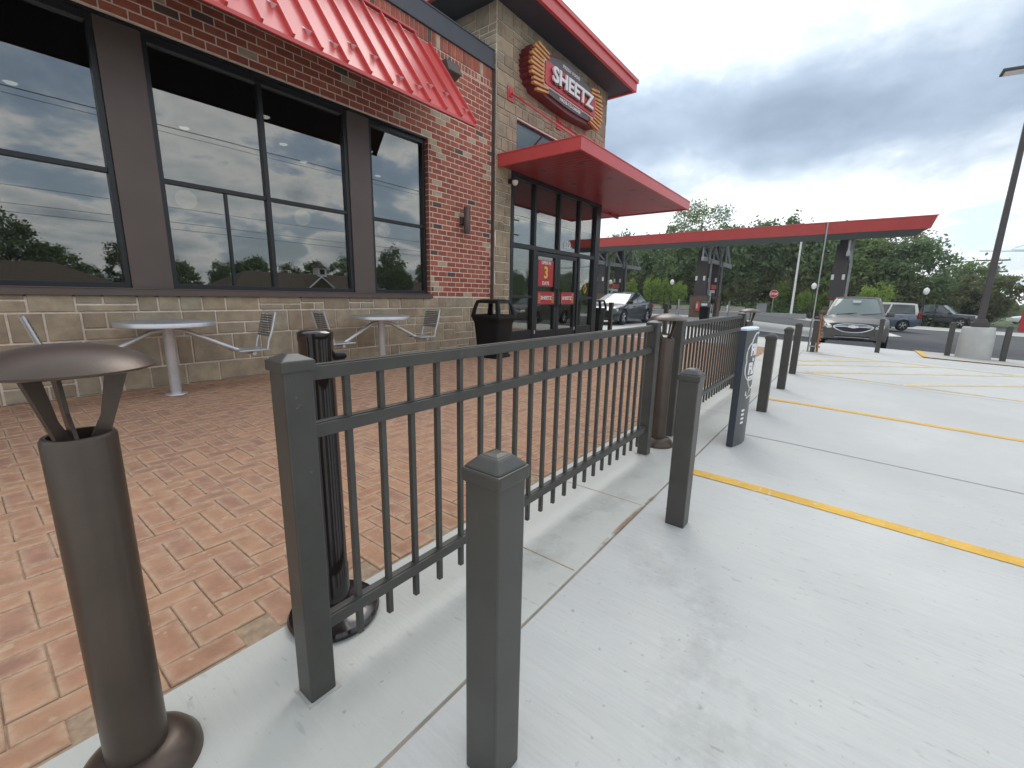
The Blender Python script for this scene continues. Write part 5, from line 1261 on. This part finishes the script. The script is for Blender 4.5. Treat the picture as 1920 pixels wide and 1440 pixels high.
# ------------------------------------------------------------------ small things along the street
def stop_sign(x, y, label, h=2.35, rz=0):
    t = thing('stop_sign', label, 'stop sign', (x, y, gz(x, y)), rz)
    m_ = MB(); m_.tube([(.03, 0, -.1), (.03, 0, h)], .03, 8); m_.build('post', M['galv'], t, world=False)
    oc = [(.40*math.cos(R(22.5+45*k)), h-.35+.40*math.sin(R(22.5+45*k))) for k in range(8)]
    m_ = MB(); m_.prism(oc, lambda a, b: (-.01, a, b), lambda a, b: (.0, a, b)); m_.build('rim', M['sign_white'], t, world=False)
    m_ = MB(); m_.prism([(a*.93, h-.35+(b-h+.35)*.93) for a, b in oc], lambda a, b: (-.018, a, b), lambda a, b: (-.01, a, b)); m_.build('face', M['sign_red'], t, world=False)
    m_ = MB(); text_mb(m_, 'STOP', .27, west(-.022, 0, h-.36), .002, .008); m_.build('lettering', M['sign_white'], t, world=False, recalc=False)
stop_sign(51.6, 6.42, 'red stop sign standing on the far kerb before the wood')
stop_sign(58.5, -12.2, 'far red stop sign left of the countdown banner', 3.3, R(-10))
t = thing('flag_pole', 'pale leaning looking slim white pole beyond the fuel canopy', 'pole', (50.5, 4.62, gz(50.5, 4.6)))
t['label'] = 'slim pale white pole standing by the far kerb right of the stop sign'
m_ = MB(); m_.tube([(0, 0, -.2), (0, 0, 6.9)], [.11, .075], 12); m_.build('pole', M['white_paint'], t, world=False, smooth=50)
m_ = MB(); m_.lathe([(0, 6.88), (.09, 6.9), (.09, 7.0), (0, 7.05)], n=12); m_.build('cap', M['white_paint'], t, world=False, smooth=50)
t = thing('fire_hydrant', 'small pale fire hydrant at the edge of the wood', 'fire hydrant', (51.5, 10.48, gz(51.5, 10.5)))
m_ = MB(); m_.lathe([(.16, 0), (.16, .06), (.11, .08), (.11, .5), (.14, .52), (.14, .56), (.11, .60), (.06, .70), (0, .72)], n=14); m_.build('barrel', M['white_metal'], t, world=False, smooth=40)
m_ = MB(); m_.tube([(0, -.2, .42), (0, .2, .42)], .06, 10); m_.tube([(-.18, 0, .38), (0, 0, .38)], .075, 10); m_.build('nozzle', M['white_metal'], t, world=False, smooth=40)
t = thing('utility_box', 'grey utility box standing on the far kerb behind the third light bollard', 'utility box', (45.9, 6.55, gz(45.9, 6.5)))
m_ = MB(); m_.box((0, 0, .5), (.7, .75, 1.0)); m_.box((0, 0, .04), (.9, .95, .12)); m_.build('cabinet', M['galv'], t, world=False, bevel=.03)
m_ = MB(); m_.box((0, 0, 1.02), (.78, .83, .05)); m_.build('lid', M['galv'], t, world=False)
def street_lamp(x, y, h, label, first=None):
    if first: o = dup(first, (x, y, gz(x, y)), 0, label); return o
    t = thing('street_lamp', label, 'street lamp', (x, y, gz(x, y)), 0, 'globe street lamps')
    m_ = MB(); m_.lathe([(.16, 0), (.16, .4), (.09, .55), (.055, .7), (.045, h-.4), (.08, h-.36), (.08, h-.3)], n=14); m_.build('post', M['frame'], t, world=False, smooth=40)
    m_ = MB(); m_.lathe([(.08, h-.32), (.18, h-.18), (.22, h), (.16, h+.18), (.06, h+.24), (0, h+.30)], n=16); m_.build('globe', M['globe'], t, world=False, smooth=60)
    return t
sl0 = street_lamp(50, 16.2, 3.05, 'globe street lamp among the young trees left of the middle columns')
street_lamp(52.5, -4.95, 3.0, 'globe street lamp above the black pickup truck', sl0)
street_lamp(50, 23.6, 3.0, 'globe street lamp just right of the left pair of columns', sl0)
street_lamp(50, 3.05, 3.0, 'globe street lamp seen between the pale pole and the tall metal post', sl0)
for k, (x, y, l) in enumerate(((64, -7.1, 'short wooden post behind the pickup cab on the left'), (64, -8.6, 'short wooden post behind the pickup windscreen'), (62.5, -5.6, 'short pale post under the globe lamp behind the pickup'))):
    m_ = MB(); m_.tube([(x, y, gz(x, y)-.1), (x, y, 1.9)], [.2, .17], 10); m_.tube([(x, y, 1.9), (x, y, 1.96)], .19, 10); tag(m_.build('timber_post', M['wood'], smooth=50), l, 'post')
# low black railing with pale retaining wall behind the sedan
t = thing('street_railing', 'low black railing before the pale retaining wall behind the sedan', 'railing', (46, 20, 0))
for k in range(16):
    y = 10+k*1.35; m_ = MB(); m_.bb((45.55, y-.04, gz(45.6, y)), (45.63, y+.04, gz(45.6, y)+1.0)); m_.build('post', M['frame'], t)
for z in (.12, .95):
    m_ = MB(); m_.bb((45.56, 10, z), (45.62, 30.2, z+.05)); m_.build('rail', M['frame'], t)
m_ = MB(); m_.bb((51.8, 9, -.3), (52.2, 46, .42)); m_.bb((51.75, 9, .42), (52.25, 46, .50)); tag(m_.build('retaining_wall', M['beige_wall'], bevel=.02), 'long low pale retaining wall in front of the wood', 'wall')
# utility pole with crossarms and buildings on the right horizon
def utility_pole(x, y, h, label, rz, arms, first=None):
    t = thing('utility_pole', label, 'utility pole', (x, y, gz(x, y)), rz, None)
    m_ = MB(); m_.tube([(0, 0, -.3), (0, 0, h)], [.16, .11], 10); m_.build('pole', M['wood'], t, world=False, smooth=50)
    for z in arms:
        m_ = MB(); m_.box((.0, 0, z), (.12, 2.6, .13)); ar = m_.build('crossarm', M['wood'], t, world=False)
        m_ = MB()
        for q in (-1.2, -.5, .5, 1.2): m_.tube([(0, q, z+.06), (0, q, z+.26)], .05, 8)
        m_.build('insulator', M['globe'], ar, world=False)
    return t
utility_pole(70, -11.35, 7.1, 'distant utility pole with crossarms just left of the brown light pole', 0, (6.9, 5.7, 4.4))
def wire(pts, sag, label, group, r=.016):
    P0, P1 = Vector(pts[0]), Vector(pts[1]); m_ = MB(); m_.tube([P0.lerp(P1, k/24)+Vector((0, 0, -sag*4*(k/24)*(1-k/24))) for k in range(25)], r, 6)
    tag(m_.build('overhead_wire', M['rubber'], smooth=60), label, 'wire', group)
for dy, z in ((-1.2, 6.95), (1.2, 6.95), (0, 4.3)): wire([(70, -11.35+dy, z), (76, -60+dy, z)], .5, 'thin dark wire strung right from the distant utility pole', 'wires at the distant utility pole', .03)
def house(x, y, rz, Lx, Ly, hw, hr, label, cup=None, gable=False):
    t = thing('house', label, 'house', (x, y, gz(x, y)), rz)
    m_ = MB(); m_.box((0, 0, hw/2), (Lx, Ly, hw)); m_.build('wall', M['siding'], t, world=False)
    o = .5; m_ = MB(); m_.add([(-Lx/2-o, -Ly/2-o, hw), (Lx/2+o, -Ly/2-o, hw), (Lx/2+o, Ly/2+o, hw), (-Lx/2-o, Ly/2+o, hw), (-Lx/2+Ly*.35, 0, hr), (Lx/2-Ly*.35, 0, hr)], [(0, 1, 5, 4), (1, 2, 5), (2, 3, 4, 5), (3, 0, 4), (3, 2, 1, 0)])
    rf_ = m_.build('roof', M['roof_shingle'], t, world=False)
    if gable:
        m_ = MB(); m_.add([(-2.6, Ly/2+1.2, hw-.2), (2.6, Ly/2+1.2, hw-.2), (0, Ly/2+1.2, hw+2.0), (-2.6, Ly/2-3, hw-.2), (2.6, Ly/2-3, hw-.2), (0, Ly/2-3, hw+2.0)], [(0, 1, 2), (0, 2, 5, 3), (1, 4, 5, 2)]); m_.build('gable', M['roof_shingle'], t, world=False)
        m_ = MB(); m_.tube([(-2.7, Ly/2+1.25, hw-.25), (0, Ly/2+1.25, hw+2.0), (2.7, Ly/2+1.25, hw-.25)], .13, 6); m_.build('gable_trim', M['white_paint'], t, world=False)
    for s_ in (-1, 1):
        for k in range(max(2, int(Lx//4))):
            u = -Lx/2+1.5+k*(Lx-3)/max(1, int(Lx//4)-1 or 1); m_ = MB(); m_.box((u, s_*(Ly/2+.02), hw*.55), (1.3, .06, 1.3)); w_ = m_.build('window', M['white_paint'], t, world=False)
            m_ = MB(); m_.box((u, s_*(Ly/2+.055), hw*.55), (1.1, .02, 1.1)); m_.build('pane', M['car_glass'], w_, world=False)
    if cup is not None:
        m_ = MB(); m_.box((cup, 0, hr+.35), (1.5, 1.5, 1.5)); cu_ = m_.build('cupola', M['white_paint'], t, world=False)
        m_ = MB(); m_.add([(cup-.95, -.95, hr+1.1), (cup+.95, -.95, hr+1.1), (cup+.95, .95, hr+1.1), (cup-.95, .95, hr+1.1), (cup, 0, hr+1.85)], [(0, 1, 4), (1, 2, 4), (2, 3, 4), (3, 0, 4), (3, 2, 1, 0)]); m_.build('cupola_roof', M['roof_shingle'], cu_, world=False)
        m_ = MB(); m_.box((cup, .76, hr+.45), (.8, .03, .8)); m_.box((cup-.0, -.76, hr+.45), (.8, .03, .8)); m_.build('cupola_window', M['car_glass'], cu_, world=False)
    return t
house(92, -26.5, R(10), 12, 9, 2.8, 5.6, 'far pale house with dark roof at the right edge of the photo')
# across the street behind the camera: what the windows reflect
house(36, -58, 0, 24, 11, 2.4, 5.0, 'long brown roofed building with gable and white cupola across the street', 3.5, True)
house(4, -60, 0, 16, 10, 2.2, 4.4, 'brown roofed house with white cupola across the street, nearer the left windows', -3.5)
house(66, -60, R(5), 16, 10, 2.4, 4.6, 'low brown roofed house across the street among the farthest trees')
RG = 'trees across the street'; RL = 'dark leafy tree across the street reflected in the store windows'
refl = [(-14, -56, .9, 0), (-7, -58, .85, 2), (-20, -55, 1.0, 1), (15, -52, .45, 3), (21, -66, .62, 0), (52, -62, .95, 2), (57, -60, 1.0, 0), (-28, -54, 1.1, 0)]
refl += [(-24+i*3.7, -70-3*math.sin(i*2.1), .98+.24*math.sin(i*1.7)+.10*math.sin(i*4.1)+(.25 if i > 21 else 0)+(.3 if i < 7 else 0), i % 3) for i in range(48)]
refl += [(78+i*7, -60+i*1.6, .85+.12*math.sin(i*2.3), (i+1) % 3) for i in range(12)]
for (x, y, s, k) in refl:
    place(k, x, y, s*.72, RL, RG)
utility_pole(44, -21, 11.6, 'wooden utility pole with crossarms across the lot reflected in the entrance glass', R(90), (11.3, 9.6))
utility_pole(-24, -21, 11.6, 'wooden utility pole with crossarms across the lot at the far left behind the camera', R(90), (11.3, 9.6))
for dy, z, sg in ((-1.0, 11.45, .6), (-.4, 11.25, .6), (.8, 10.6, .6), (0, 6.4, .5), (.1, 5.5, .5), (-.1, 5.1, .5)):
    wire([(-60, -21+dy, z), (120, -21+dy, z)], sg*.4, 'thin black overhead wire across the lot reflected in the store windows', 'overhead wires across the lot', .012)


# ------------------------------------------------------------------ the light summer haze over the street
hz_ = MB(); hz_.bb((-170, -210, -2.2), (430, 270, 24))
hm_ = bpy.data.materials.new('haze'); hm_.use_nodes = True; nt = hm_.node_tree; nt.nodes.remove(nt.nodes['Principled BSDF'])
pvn = nt.nodes.new('ShaderNodeVolumePrincipled'); pvn.inputs['Color'].default_value = (.90, .95, 1, 1); pvn.inputs['Density'].default_value = .0006; pvn.inputs['Anisotropy'].default_value = .35
nt.links.new(pvn.outputs[0], nt.nodes['Material Output'].inputs['Volume'])
try: hm_.cycles.homogeneous_volume = True
except Exception: pass
tag(hz_.build('haze', hm_), 'thin summer haze in the air', 'haze', kind='stuff')
